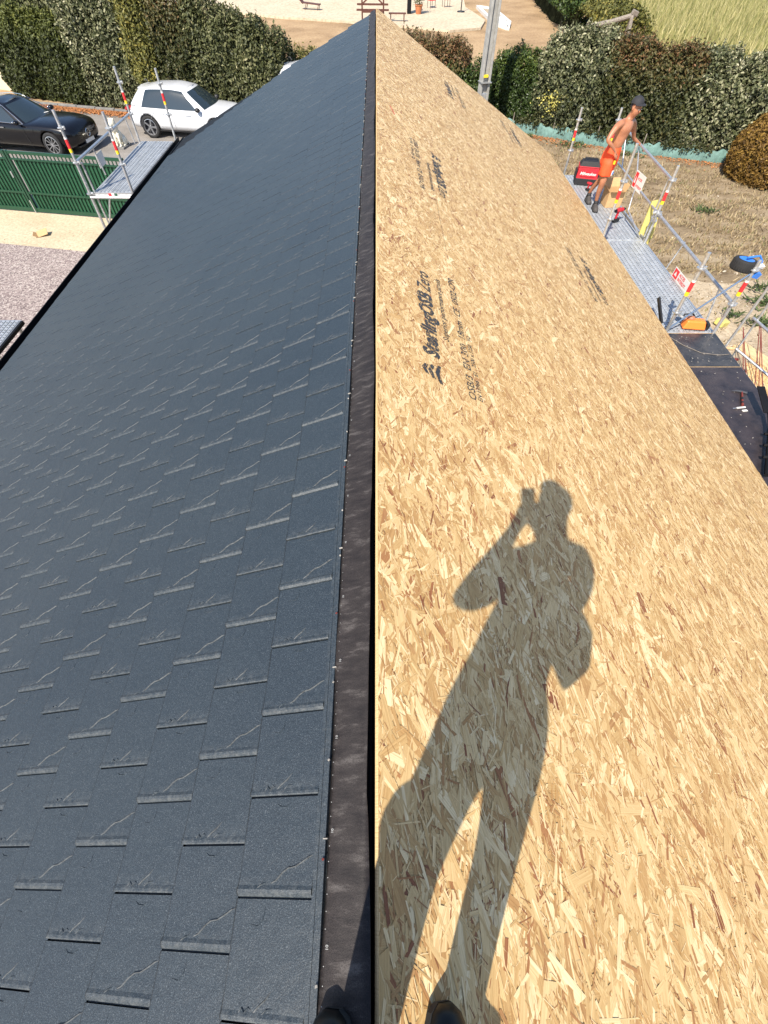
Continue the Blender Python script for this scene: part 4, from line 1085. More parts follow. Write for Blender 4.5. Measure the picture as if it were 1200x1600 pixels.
for s in (-1, 1):
    mb = MB(); mb.ell((.80, s * 1.03, .98), (.10, .10, .075), 'plastic', 12, 8); mb.bar((.84, s * .90, .95), (.82, s * .98, .96), .05, .03, 'plastic'); mb.build('wing_mirror', wc, smooth=True)
    for x in (.22, -.72): MB().bar((x, s * .978, .80), (x + .22, s * .978, .80), .02, .028, 'carwhite').build('door_handle', wc, bevel=.005)
    sm_ = MB()
    for x in (.92, -.30): sm_.bar((x, s * .9745, .30), (x - .03, s * .9745, .84), .006, .008, 'seamgrey', up=(0, 1, 0))
    sm_.bar((-1.25, s * .972, .62), (-1.05, s * .968, .86), .006, .008, 'seamgrey', up=(0, 1, 0))
    sm_.bar((-1.0, s * .9745, .28), (1.0, s * .9745, .28), .010, .03, 'plastic', up=(0, 0, 1)); sm_.bar((-.9, s * .9765, .40), (.95, s * .9765, .37), .008, .012, 'seamgrey')
    sm_.build('door_seam', wc)
    MB().add([(1.18, s * .976, .70), (1.25, s * .974, .69), (1.24, s * .974, .61), (1.21, s * .975, .58), (1.18, s * .976, .62)], [(0, 1, 2, 3, 4)], 'plastic').build('shield_badge', wc)
    mb = MB(); mb.ell((-2.15, s * .76, .88), (.17, .20, .08), 'lensred', 12, 8); mb.ell((-2.12, s * .80, .79), (.16, .13, .03), 'plastic'); mb.build('tail_lamp', wc, smooth=True)
    mb = MB(); mb.ell((2.05, s * .68, .68), (.20, .18, .06), 'lens'); mb.build('headlight', wc, smooth=True)
mb = MB(); mb.ell((2.20, 0, .55), (.10, .42, .12), 'plastic'); mb.build('grille', wc, smooth=True)
mb = MB(); mb.box((-2.33, 0, .62), (.02, .52, .12), 'white'); mb.build('number_plate', wc)
mb = MB(); mb.ell((-1.66, 0, 1.425), (.16, .50, .02), 'carwhite'); mb.build('roof_spoiler', wc, smooth=True)
mb = MB(); mb.tube([(-1.45, 0, 1.54), (-1.50, 0, 1.60), (-1.62, 0, 1.60)], [.03, .02, .008], 'plastic', 8); mb.build('antenna', wc)
# white SUV roof showing just past the shingles further right
wc2 = copy_tree(wc); wc2.name = 'parked_car'; wc2['label'] = 'white car almost hidden behind the far edge of the shingled roof'
wc2.location = (-2.05, 25.4, 0.18); wc2.rotation_euler = (0, 0, R(-14)); wc2.scale = (1.0, 1.0, 1.16)
wc['group'] = 'cars parked along the hedge'; wc2['group'] = 'cars parked along the hedge'

coupe = dict(x=[-1, -.96, -.85, -.6, -.2, .2, .42, .7, .88, .96, 1], w=[.74, .86, .95, 1, .99, .99, .995, .99, .94, .86, .68],
             top=[.80, .92, .98, .98, .94, .94, 1.0, .98, .92, .84, .68], bot=[.40, .28, .24, .2, .2, .2, .2, .21, .22, .24, .34],
             sh=[.66, .80, .88, .92, .90, .88, .89, .87, .81, .74, .60], wheels=(-.58, .62), r=.36, spokes=10, dark=False, crown=.035,
             gh=[(.36, 0, .97, .02, 0, 1.40), (.34, .45, .96, .01, .36, 1.39), (.27, .84, .90, -.03, .58, 1.36), (.22, .87, .89, -.08, .60, 1.37), (-.20, .88, .92, -.20, .62, 1.41), (-.24, .88, .92, -.24, .62, 1.41),
                 (-.44, .86, .93, -.40, .58, 1.38), (-.54, .84, .94, -.46, .56, 1.36), (-.66, .78, .96, -.50, .52, 1.34), (-.74, .70, .97, -.52, .48, 1.33), (-.78, .35, .98, -.54, .26, 1.34), (-.79, 0, .98, -.54, 0, 1.34)],
             ghk=['windscreen', 'windscreen', 'pillar', 'front', 'post', 'rear', 'rear', 'pillar', 'pillar', 'rear_window', 'rear_window'])
bc, hL, hw = make_car('parked_car', 'black saloon car with silver star grille parked behind the green gate', (-13.38, 22.40, 0), R(-11), 'carblack', 5.0, 2.0, 1.4, coupe)
bc['group'] = 'cars parked along the hedge'
for s in (-1, 1):
    mb = MB(); mb.ell((.52, s * 1.05, .97), (.09, .11, .07), 'carblack', 12, 8); mb.box((.45, s * 1.05, .99), (.03, .16, .05), 'chrome'); mb.bar((.52, s * .88, .93), (.52, s * .98, .95), .05, .03, 'plastic'); mb.build('wing_mirror', bc, smooth=True)
    mb = MB(); pts_ = [(.66, .905, .90), (.35, .80, 1.10), (-.05, .665, 1.33), (-.20, .64, 1.395), (-.60, .65, 1.425), (-1.05, .615, 1.39), (-1.4, .72, 1.20)]
    mb.tube([(x, s * y, z) for x, y, z in pts_], .011, 'chrome', 6); mb.tube([(.62, s * .905, .905), (-.4, s * .915, .935), (-1.4, s * .87, .95)], .011, 'chrome', 6); mb.build('window_trim', bc)
    mb = MB(); mb.ell((2.02, s * .70, .67), (.30, .16, .055), 'lens', 12, 8, (0, .15, s * -.35)); mb.build('headlight', bc, smooth=True)
    MB().bar((-.35, s * 1.0, .80), (-.13, s * 1.0, .80), .02, .03, 'chrome').build('door_handle', bc)
    sm_ = MB(); sm_.bar((.70, s * .995, .28), (.62, s * .995, .80), .006, .008, 'seam', up=(0, 1, 0)); sm_.bar((-.60, s * .998, .28), (-.72, s * .998, .80), .006, .008, 'seam', up=(0, 1, 0)); sm_.build('door_seam', bc)
mb = MB(); mb.ell((2.36, 0, .56), (.12, .46, .15), 'plastic'); mb.build('grille', bc, smooth=True)
mb = MB(); mb.bar((2.47, -.34, .56), (2.47, .34, .56), .03, .035, 'chrome')
rg = [(2.49, .11 * math.cos(a), .56 + .11 * math.sin(a)) for a in np.linspace(0, 2 * math.pi, 25)]; mb.tube(rg, .011, 'chrome', 6)
for k in range(3):
    a = math.pi / 2 + k * 2 * math.pi / 3; mb.bar((2.492, 0, .56), (2.492, .10 * math.cos(a), .56 + .10 * math.sin(a)), .022, .012, 'chrome', up=(1, 0, 0))
mb.build('star_emblem', bc)
mb = MB(); mb.box((2.46, 0, .34), (.03, .52, .11), 'white', (0, -.15, 0)); mb.build('number_plate', bc)
mb = MB(); mb.box((2.36, 0, .26), (.16, 1.3, .05), 'plastic'); mb.build('front_splitter', bc, bevel=.02)
mb = MB(); mb.add([(.78, .18, 1.005), (.82, .42, .995), (.86, .42, .985), (.82, .18, .995)], [(0, 1, 2, 3)], 'white'); mb.build('windscreen_sticker', bc)

# ================================================================ PLANTS
def foliage(name, parent, P, Nrm, size, material, tone, aspect=.5, spread=.8):
    n = len(P)
    nr = Nrm + npr.normal(0, spread, (n, 3)); nr /= np.linalg.norm(nr, axis=1)[:, None]
    r0 = npr.normal(0, 1, (n, 3)); ux = np.cross(nr, r0); ux /= np.linalg.norm(ux, axis=1)[:, None] + 1e-9; uy = np.cross(nr, ux)
    s = npr.uniform(size[0], size[1], n)[:, None]
    V = np.stack([P - ux * s, P - uy * s * aspect + nr * s * .12, P + ux * s, P + uy * s * aspect + nr * s * .12], 1).reshape(-1, 3)
    return tag(raw_mesh(name, V, np.arange(4 * n).reshape(n, 4), [material], tone, parent=parent), kind='stuff')
def lump(p, f, ph):
    return (np.sin(p[:, 0] * f + ph) * np.sin(p[:, 1] * f * 1.3 + ph * 2) + .6 * np.sin(p[:, 0] * f * 2.7 + ph * 3) * np.cos(p[:, 2] * f * 2.1 + ph) + .35 * np.sin(p[:, 0] * f * 6 + p[:, 2] * f * 5 + ph))
def hedge(label, p0, p1, width, h0, h1, material, n, size, ph, loose=.12, tips=0, aspect=.5, name='hedge_shrub', cat='hedge', tonefn=None, hcurve=0., twigs=True):
    t = thing(name, label, cat, ((p0[0] + p1[0]) / 2, (p0[1] + p1[1]) / 2, 0))
    ox, oy = t.location.x, t.location.y
    p0 = np.array(p0); p1 = np.array(p1); d = p1 - p0; L = np.linalg.norm(d); d = d / L; nn = np.array((d[1], -d[0]))  # nn faces the camera side
    if nn[1] > 0: nn = -nn
    def hgt(s): return h0 + (h1 - h0) * s + hcurve * np.sin(np.pi * s)
    # core
    ns, nh = 14, 7; V = []; 
    for i in range(ns + 1):
        s = i / ns; H = hgt(s) * .90; endf = min(1, .35 + 3 * min(s, 1 - s))
        for k in range(nh):
            a = math.pi * k / (nh - 1); cx = math.cos(a) * width * .36 * endf; z = H * min(1, math.sin(a) * 1.6 + .0) if 0 < k < nh - 1 else 0.0
            j = .06 * math.sin(i * 2.1 + k * 1.7 + ph)
            b_ = p0 + d * (s * L * .94 + L * .03) + nn * (cx + j); V.append((b_[0] - ox, b_[1] - oy, max(0, z + j)))
    F = []
    for i in range(ns):
        for k in range(nh - 1): F.append((i * nh + k, i * nh + k + 1, (i + 1) * nh + k + 1, (i + 1) * nh + k))
    F.append(tuple(range(nh))); F.append(tuple(ns * nh + k for k in range(nh)))
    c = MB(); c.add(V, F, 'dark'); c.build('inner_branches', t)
    # leaves over front, top, ends
    s = npr.uniform(-.02, 1.02, n); q = npr.random(n)
    arc = npr.uniform(0, 1, n) ** .8 * 1.0                     # 0 bottom front -> 1 over the top to the back
    H = hgt(np.clip(s, 0, 1)); fr = H; tp = width; tot = fr + tp + .35 * H
    a = npr.uniform(0, 1, n) * tot
    front = a < fr; topm = (a >= fr) & (a < fr + tp)
    off = np.where(front, width / 2, np.where(topm, width / 2 - (a - fr), -width / 2)); z = np.where(front, a, np.where(topm, H, H - (a - fr - tp)))
    # round the shoulder
    near_top = np.clip((z - H + .45) / .45, 0, 1); off = off * (1 - .28 * near_top ** 2 * (np.abs(off) > width * .3))
    off = off * (1 - .25 * np.clip(1 - z / (.35 * H), 0, 1) * front)
    Nn = np.zeros((n, 3)); Nn[:, 0] = nn[0] * np.sign(off) * (1 - near_top); Nn[:, 1] = nn[1] * np.sign(off) * (1 - near_top); Nn[:, 2] = .35 + near_top
    P2 = p0[None] + d[None] * (s * L)[:, None] + nn[None] * off[:, None]
    P = np.stack([P2[:, 0], P2[:, 1], z], 1)
    lm = lump(P, 1.5, ph) * .16 + lump(P, 4.1, ph + 1) * .09 + lump(P, 8.3, ph + 2) * .045
    dep = np.abs(npr.normal(0, loose, n)) * np.where(npr.random(n) < .5, -1, .6) + lm
    end = np.clip(np.minimum(s, 1 - s) * L / .5, 0, 1); dep = dep - (1 - end) ** 2 * .25
    P += Nn / np.linalg.norm(Nn, axis=1)[:, None] * dep[:, None]
    P[:, 2] = np.maximum(P[:, 2], .04)
    P[:, 0] -= ox; P[:, 1] -= oy
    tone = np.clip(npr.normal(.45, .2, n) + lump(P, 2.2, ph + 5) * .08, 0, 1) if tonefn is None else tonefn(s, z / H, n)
    foliage('foliage', t, P, Nn, size, material, tone, aspect)
    if tips:
        st_ = MB(); TP = []; TN = []
        for i in range(tips):
            s_ = rnd.uniform(.02, .98); b_ = p0 + d * s_ * L + nn * rnd.uniform(-width * .4, width * .35); Hh = hgt(s_)
            e_ = Vector((b_[0] - ox + rnd.uniform(-.10, .10), b_[1] - oy + rnd.uniform(-.1, .1), Hh + rnd.uniform(.12, .50))); a_ = Vector((b_[0] - ox, b_[1] - oy, Hh - .25))
            st_.tube([a_, e_], [.006, .003], 'twig', 4, cap=False)
            for k in range(14):
                f_ = rnd.uniform(.35, 1); p_ = a_.lerp(e_, f_); TP.append((p_.x + rnd.gauss(0, .025), p_.y + rnd.gauss(0, .025), p_.z)); TN.append((rnd.gauss(0, 1), rnd.gauss(0, 1), .8))
        st_.build('shoot_stems', t)['kind'] = 'stuff'
        foliage('shoots', t, np.array(TP), np.array(TN), (size[0] * .8, size[1] * .8), material, npr.uniform(.5, 1, len(TP)), aspect)
    return t
LM = {}
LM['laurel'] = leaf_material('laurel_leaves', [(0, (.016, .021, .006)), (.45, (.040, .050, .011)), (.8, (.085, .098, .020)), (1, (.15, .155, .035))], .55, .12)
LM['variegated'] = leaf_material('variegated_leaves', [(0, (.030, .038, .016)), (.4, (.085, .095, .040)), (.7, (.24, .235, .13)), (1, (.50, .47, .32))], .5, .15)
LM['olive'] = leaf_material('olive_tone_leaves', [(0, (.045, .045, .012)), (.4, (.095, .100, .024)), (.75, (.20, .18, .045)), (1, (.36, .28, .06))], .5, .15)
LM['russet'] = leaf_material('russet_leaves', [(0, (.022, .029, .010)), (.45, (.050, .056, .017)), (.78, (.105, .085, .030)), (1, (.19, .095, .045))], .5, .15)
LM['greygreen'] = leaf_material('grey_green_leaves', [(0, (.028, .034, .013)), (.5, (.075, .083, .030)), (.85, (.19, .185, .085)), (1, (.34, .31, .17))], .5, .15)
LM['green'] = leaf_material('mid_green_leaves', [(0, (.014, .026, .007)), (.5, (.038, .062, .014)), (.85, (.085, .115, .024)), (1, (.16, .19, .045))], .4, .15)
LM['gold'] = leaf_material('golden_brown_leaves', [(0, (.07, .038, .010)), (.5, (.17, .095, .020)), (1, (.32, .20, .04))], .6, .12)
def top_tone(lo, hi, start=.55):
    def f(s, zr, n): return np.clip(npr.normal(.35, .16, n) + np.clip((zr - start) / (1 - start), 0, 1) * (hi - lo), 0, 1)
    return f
# left of the roof
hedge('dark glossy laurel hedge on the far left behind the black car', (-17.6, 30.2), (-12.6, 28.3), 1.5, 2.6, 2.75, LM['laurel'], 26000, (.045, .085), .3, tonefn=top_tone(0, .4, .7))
hedge('tall greyish shrub rising behind the dark laurel hedge', (-20, 32.8), (-12.8, 30.4), 1.6, 3.7, 3.9, LM['greygreen'], 15000, (.05, .09), 1.1, .2, tips=40, tonefn=top_tone(0, .35))
hedge('pale variegated shrub in the hedge behind the white car boot', (-13.0, 28.6), (-10.3, 27.7), 1.6, 3.9, 4.0, LM['variegated'], 17000, (.045, .085), 2.1, .18, tips=30)
hedge('yellow green shrub in the hedge above the white car roof', (-10.5, 27.8), (-8.9, 27.2), 1.5, 3.7, 3.6, LM['olive'], 10000, (.045, .08), 3.3, .18, tips=15)
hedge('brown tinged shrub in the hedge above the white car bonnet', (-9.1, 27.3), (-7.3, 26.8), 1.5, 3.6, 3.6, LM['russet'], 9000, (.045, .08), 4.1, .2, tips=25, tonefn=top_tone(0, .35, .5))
hedge('grey green shrub at the end of the hedge next to the roof edge', (-7.5, 26.9), (-3.7, 26.0), 1.6, 3.5, 2.4, LM['greygreen'], 18000, (.045, .085), 5.2, .18, tips=50)
hedge('low bright green bush beside the dry lawn at the roof edge', (-3.7, 27.4), (-2.5, 27.2), .8, 2.0, 1.8, LM['olive'], 3500, (.03, .06), 5.9, .12, tips=10)
# right of the roof
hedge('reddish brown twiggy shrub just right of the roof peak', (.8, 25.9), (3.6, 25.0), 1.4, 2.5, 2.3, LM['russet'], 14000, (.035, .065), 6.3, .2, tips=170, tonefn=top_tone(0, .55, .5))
hedge('mid green shrub at the foot of the concrete pole', (2.6, 25.2), (4.6, 24.6), 1.2, 1.8, 2.0, LM['green'], 8000, (.035, .065), 7.1, .15, tips=12)
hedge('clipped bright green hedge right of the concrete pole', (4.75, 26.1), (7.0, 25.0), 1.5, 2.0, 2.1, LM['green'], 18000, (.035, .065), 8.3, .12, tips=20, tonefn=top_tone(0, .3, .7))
hedge('pale grey leaved shrub left of the worker in the right hedge', (6.7, 25.2), (9.1, 23.8), 1.7, 2.65, 2.75, LM['variegated'], 19000, (.04, .08), 9.2, .2, tips=50, hcurve=.15, tonefn=lambda s, zr, n: np.clip(npr.normal(.28, .2, n) + .35 * np.clip(zr - .4, 0, 1), 0, 1))
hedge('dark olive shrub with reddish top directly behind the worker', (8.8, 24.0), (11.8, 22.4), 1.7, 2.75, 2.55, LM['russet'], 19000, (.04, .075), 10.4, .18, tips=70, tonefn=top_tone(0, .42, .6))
hedge('silvery variegated shrub behind the golden bush', (11.4, 22.7), (16.0, 20.9), 1.8, 2.5, 2.6, LM['variegated'], 24000, (.045, .085), 11.7, .18, tips=60)
hedge('far garden hedge between the dry lawn and the field', (14.3, 47.5), (15.9, 68), 2.6, 1.5, 1.8, LM['green'], 15000, (.08, .15), 12.4, .2)
hedge('olive shrubs at the near end of the far garden hedge', (14.9, 38.8), (15.9, 47.5), 2.6, 1.7, 1.6, LM['olive'], 12000, (.07, .13), 13.1, .25)
# yellow flowering sprig in front of the right hedge
P = npr.normal(0, 1, (260, 3)) * np.array((.35, .1, .16)) + np.array((7.15, 23.75, 1.15))
yo = thing('yellow_leaf_sprig', 'sprig of pale yellow leaves poking out of the right hedge', 'shrub')
foliage('foliage', yo, P, np.tile(np.array((0, -1., .5)), (260, 1)), (.03, .055), leaf_material('yellow_leaves', [(0, (.30, .28, .05)), (1, (.62, .55, .16))], .5, .2), npr.uniform(0, 1, 260))
MB().tube([(7.15, 24.3, .9), (7.15, 23.7, 1.2), (7.4, 23.6, 1.3)], .01, 'twig', 6).build('stem', yo)
oh = thing('creeping_plant', 'dark leafy stems straggling over the top of the green netting', 'plant')
n = 2600; xx = npr.uniform(4.4, 12.6, n); cl_ = np.sin(xx * 2.3) + np.sin(xx * 5.1 + 1); kk = cl_ > -.2; xx = xx[kk]; n = len(xx)
P = np.stack([xx, np.interp(xx, [4.2, 6.74, 10.22, 12.69, 13.5], [25.3, 24.05, 21.85, 20.95, 20.75]) + npr.normal(.02, .07, n), np.clip(npr.normal(.40, .09, n), .18, .62)], 1)
foliage('foliage', oh, P, np.tile(np.array((-.2, -.8, .5)), (n, 1)), (.03, .06), LM['russet'], np.clip(npr.normal(.3, .2, n), 0, 1))
for x_ in np.arange(5, 12.5, .8):
    y_ = float(np.interp(x_, [4.2, 6.74, 10.22, 12.69], [25.3, 24.05, 21.85, 20.95])); MB().tube([(x_, y_ + .3, .2), (x_ + .2, y_ + .02, .48), (x_ + .5, y_ - .03, .36)], .008, 'twig', 5).build('stem', oh)
# golden round bush
gb = thing('round_bush', 'round golden brown clipped bush at the right edge of the yard', 'bush', (14.35, 19.35, 0))
n = 30000
ph_ = npr.uniform(0, 2 * np.pi, n); ct = npr.uniform(-.35, 1, n); st__ = np.sqrt(1 - ct ** 2)
D = np.stack([st__ * np.cos(ph_), st__ * np.sin(ph_), ct], 1)
rr_ = 1 + lump(D * 2, 2.2, .4) * .035 + lump(D * 3, 5.1, 1.4) * .025 - np.abs(npr.normal(0, .045, n))
P = D * rr_[:, None] * np.array((1.85, 1.7, 1.45)) + np.array((0, 0, .55)); P[:, 2] = np.maximum(P[:, 2], .03)
foliage('foliage', gb, P, D, (.03, .06), LM['gold'], np.clip(npr.normal(.45, .22, n) + lump(D * 3, 6, 3) * .12, 0, 1), .5, .9)
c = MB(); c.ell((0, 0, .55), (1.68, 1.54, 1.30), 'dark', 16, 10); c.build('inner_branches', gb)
# windbreak netting
nb = thing('windbreak_net', 'pale green netting strip along the foot of the right hedge', 'netting')
V = []; F = []; nx = 60
for i in range(nx + 1):
    s = i / nx; x = 4.2 + s * 9.2; y = float(np.interp(x, [4.2, 6.74, 10.22, 12.69, 13.5], [25.3, 24.05, 21.85, 20.95, 20.75])) + .05 * math.sin(i * 1.3)
    V += [(x, y, .0), (x, y + .04 * math.sin(i * 2.1), .26), (x, y + .10 + .05 * math.sin(i), .36 + .05 * math.sin(i * .9) + .04 * math.sin(i * 3.1))]
for i in range(nx):
    for k in range(2): F.append((i * 3 + k, (i + 1) * 3 + k, (i + 1) * 3 + k + 1, i * 3 + k + 1))
b = MB(); b.add(V, F, 'net'); b.build('net', nb, smooth=True)
for i in range(0, nx + 1, 10):
    x, y, _ = V[i * 3]; MB().tube([(x, y + .05, 0), (x, y + .08, .62)], .02, 'greywood', 6).build('stake', nb)

# ================================================================ BACKGROUND
# concrete utility pole, H section
up = thing('utility_pole', 'tall grey concrete utility pole standing beside the hedge', 'utility pole', (3.93, 22.5, 0), R(14))
b = MB()
def frustum_bar(mb, c0, d0, c1, d1, z0, z1, m):
    vs = [(c[0] + sx * d[0] / 2, c[1] + sy * d[1] / 2, z) for c, d, z in ((c0, d0, z0), (c1, d1, z1)) for sx, sy in ((-1, -1), (1, -1), (1, 1), (-1, 1))]
    mb.add(vs, [(3, 2, 1, 0), (4, 5, 6, 7), (0, 1, 5, 4), (1, 2, 6, 5), (2, 3, 7, 6), (3, 0, 4, 7)], m)
for s in (-1, 1): frustum_bar(b, (s * .15, 0), (.08, .26), (s * .10, 0), (.07, .2), 0, 8.5, 'concrete')
frustum_bar(b, (0, .02), (.225, .10), (0, .02), (.135, .08), 0, 8.5, 'concrete'); b.build('shaft', up, bevel=.01)
b = MB(); b.box((-.03, -.06, .9), (.30, .10, 1.5), 'galv'); b.build('cable_guard', up, bevel=.02)
MB().box((-.03, -.10, 2.12), (.17, .07, .07), 'yellow').build('yellow_band', up)
MB().box((0, -.02, 1.95), (.40, .36, .03), 'galv').build('steel_band', up)

wlL = MB(); wlL.bar((-17.3, 30.3, 1.1), (-26, 33.6, 1.1), .25, 2.2, 'cream'); wlL = wlL.build('garden_wall'); tag(wlL, 'cream rendered wall at the far left behind the black car', 'wall')
dp = MB(); dp.tube([(-17.75, 30.0, .02), (-17.9, 30.05, 2.3)], .05, 'terracotta', 8); tag(dp.build('downpipe'), 'thin brown pipe running up the cream wall', 'pipe')

# log frame of a swing
sg = thing('log_swing_frame', 'weathered log frame of a swing standing above the right hedge', 'swing frame')
a0, a1 = Vector((10.95, 34.0, 1.95)), Vector((13.0, 34.0, 2.38))
MB().tube([a0 - Vector((.1, 0, 0)), a0.lerp(a1, .5) + Vector((0, 0, -.03)), a1 + Vector((.25, .05, .03))], .10, 'greywood', 10).build('crossbeam', sg)
for p, q in ((a0, (10.6, 33.4, 0)), (a0, (10.9, 35.0, 0)), (a1, (12.95, 33.0, 0)), (a1, (13.3, 35.2, 0))):
    MB().tube([Vector(p), Vector(q)], [.085, .095], 'greywood', 10).build('leg', sg)
MB().box((a1.x + .1, a1.y, a1.z + .08), (.34, .16, .18), 'greywood', (.2, .3, .2)).build('joint_block', sg, bevel=.02)

# wooden garden seat with crossed braces on the terrace
ws = thing('wooden_swing_seat', 'brown wooden garden seat with crossed braces on the terrace past the roof peak', 'garden seat', (-.3, 50.0, .14))
for x in (-.78, .80): MB().tube([(x, 0, 0), (x, 0, 2.1)], .055, 'brownwood', 8).build('post', ws)
for z, w_ in ((.62, 2.2), (.90, 2.1), (1.5, 1.9)): MB().bar((-w_ / 2 - .1, 0, z), (w_ / 2 + .1, 0, z), .09, .10, 'brownwood').build('rail', ws)
MB().bar((-.78, 0, .55), (.78, 0, .55), .5, .10, 'brownwood').build('seat', ws)
MB().bar((-.75, -.02, .92), (0, -.02, 1.45), .09, .09, 'brownwood').build('brace', ws); MB().bar((.75, -.02, .92), (0, -.02, 1.45), .09, .09, 'brownwood').build('brace', ws)
for x in (-.5, 1.35):
    pass
bn = thing('garden_bench', 'low dark wooden bench just right of the wooden garden seat', 'bench', (1.55, 50.4, .14))
MB().box((0, 0, .42), (1.3, .35, .06), 'brownwood').build('seat', bn)
for x in (-.5, .5): MB().box((x, 0, .2), (.07, .3, .40), 'brownwood').build('leg', bn)
lc = thing('lounge_chair', 'small brown folding lounger on the pale terrace', 'lounger', (-5.35, 55.6, .14), R(-12))
MB().box((0, 0, .35), (1.5, .55, .05), 'brownwood', (0, .06, 0)).build('seat', lc); MB().box((-.85, 0, .52), (.55, .55, .05), 'brownwood', (0, .7, 0)).build('backrest', lc)
for x, y in ((-.5, -.22), (-.5, .22), (.55, -.22), (.55, .22)): MB().tube([(x, y, 0), (x + .15, y, .36)], .025, 'brownwood', 6).build('leg', lc)
dw = thing('dark_door_frame', 'dark upright doorway panel at the edge of the terrace', 'door frame', (2.6, 54.3, .14))
MB().box((0, 0, 1.3), (.30, .8, 2.6), 'black').build('panel', dw)
pp = thing('potted_plant', 'green plant in an orange terracotta pot beside the dark doorway', 'potted plant', (3.35, 54.0, .14))
MB().lathe([(.0, 0), (.20, 0), (.29, .45), (.32, .46), (.32, .52), (.26, .52), (0, .48)], (0, 0, 0), (0, 0, 1), 'terracotta', 16).build('pot', pp)
n = 700; P = npr.normal(0, 1, (n, 3)) * np.array((.20, .20, .36)) + np.array((0, 0, 1.15))
foliage('foliage', pp, P, P - np.array((0, 0, 1.1)), (.04, .09), LM['green'], npr.uniform(.2, .9, n))
def red_chair(loc, rz, label):
    t = thing('garden_chair', label, 'chair', loc, rz, 'red garden chairs on the terrace')
    MB().box((0, 0, .45), (.52, .50, .04), 'redfabric').build('seat', t); MB().box((0, .25, .78), (.52, .04, .60), 'redfabric', (-.15, 0, 0)).build('backrest', t)
    for x in (-.24, .24):
        for y in (-.22, .22): MB().tube([(x, y, 0), (x, y, .45)], .02, 'plastic', 6).build('leg', t)
    return t
red_chair((4.6, 57.2, .14), R(30), 'red fabric garden chair on the terrace nearer the potted plant')
red_chair((5.9, 57.8, .14), R(-160), 'red fabric garden chair on the terrace nearer the black umbrella pole')
pm = thing('parasol_pole', 'thin black pole at the right corner of the terrace', 'pole', (6.9, 55.2, .14))
MB().tube([(0, 0, 0), (0, 0, 2.4)], .04, 'plastic', 8).build('pole', pm); MB().lathe([(0, 0), (.32, 0), (.30, .06), (0, .08)], (0, 0, 0), (0, 0, 1), 'plastic', 16).build('base', pm)
fb = thing('flower_bed', 'pointed white edged bed with a dark ornament on the dry lawn', 'flower bed', (0, 0, 0))
tri = [(8.7, 58.5), (9.9, 57.0), (10.1, 50.5), (9.6, 48.3), (8.9, 50.5)]
for i in range(len(tri)):
    a, b_ = tri[i], tri[(i + 1) % len(tri)]; MB().bar((a[0], a[1], .10), (b_[0], b_[1], .10), .24, .2, 'white').build('edging', fb)
MB().prism(tri, .01, .09, g_dirt).build('bed_soil', fb)
MB().prism([(8.9, 53.4), (9.9, 53.0), (9.9, 50.0), (9.3, 50.0)], .092, .16, 'white').build('gravel_patch', fb)
b = MB(); b.tube([(9.3, 54.8, .45), (9.55, 53.6, .62)], [.16, .10], 'plastic', 10); b.tube([(9.1, 54.6, .2), (9.6, 54.6, .2)], .2, 'plastic', 12); b.build('ornament', fb)

# ================================================================ PEOPLE
def skin_body(name, verts, edges, parent, material, root=0, sub=2):
    me = bpy.data.meshes.new(name); me.from_pydata([v[0] for v in verts], edges, []); me.materials.append(M[material])
    o = bpy.data.objects.new(name, me); col.objects.link(o)
    md = o.modifiers.new('skin', 'SKIN'); md.use_smooth_shade = True; md.branch_smoothing = .6
    lay = me.skin_vertices[0].data
    for i, v in enumerate(verts):
        r_ = v[1]; lay[i].radius = (r_, r_) if not isinstance(r_, tuple) else r_; lay[i].use_root = (i == root)
    if sub: s = o.modifiers.new('sub', 'SUBSURF'); s.levels = sub; s.render_levels = sub
    bpy.context.view_layer.update(); dg = bpy.context.evaluated_depsgraph_get()
    nm = bpy.data.meshes.new_from_object(o.evaluated_get(dg)); bpy.data.objects.remove(o)
    nm.polygons.foreach_set('use_smooth', [True] * len(nm.polygons))
    n_ = bpy.data.objects.new(name, nm); col.objects.link(n_)
    if not nm.materials: nm.materials.append(M[material])
    n_.parent = parent; return n_
class Sk:
    def __init__(s): s.v = []; s.e = []
    def chain(s, pts, start=None):
        prev = start; ids = []
        for p, r_ in pts:
            s.v.append((Vector(p), r_)); i = len(s.v) - 1; ids.append(i)
            if prev is not None: s.e.append((prev, i))
            prev = i
        return ids
def fingers(sk, wrist_id, palm, d, side, curl, r=.009, L=.075):
    """four fingers and a thumb fanning from the palm; d finger direction, side across, curl bend direction"""
    d = Vector(d).normalized(); side = Vector(side).normalized(); curl = Vector(curl).normalized(); palm = Vector(palm)
    for k, ln in zip((-1.5, -.5, .5, 1.5), (.85, 1, .95, .72)):
        b = palm + side * k * .021 + d * .035
        sk.chain([(b, r), (b + d * L * .45 * ln + curl * .008, r * .95), (b + d * L * .72 * ln + curl * .030, r * .85), (b + d * L * .78 * ln + curl * .052, r * .75)], wrist_id)
    b = palm - side * .038 - d * .005
    sk.chain([(b, r * 1.1), (b - side * .018 + d * .028 + curl * .012, r), (b - side * .014 + d * .050 + curl * .026, r * .85)], wrist_id)

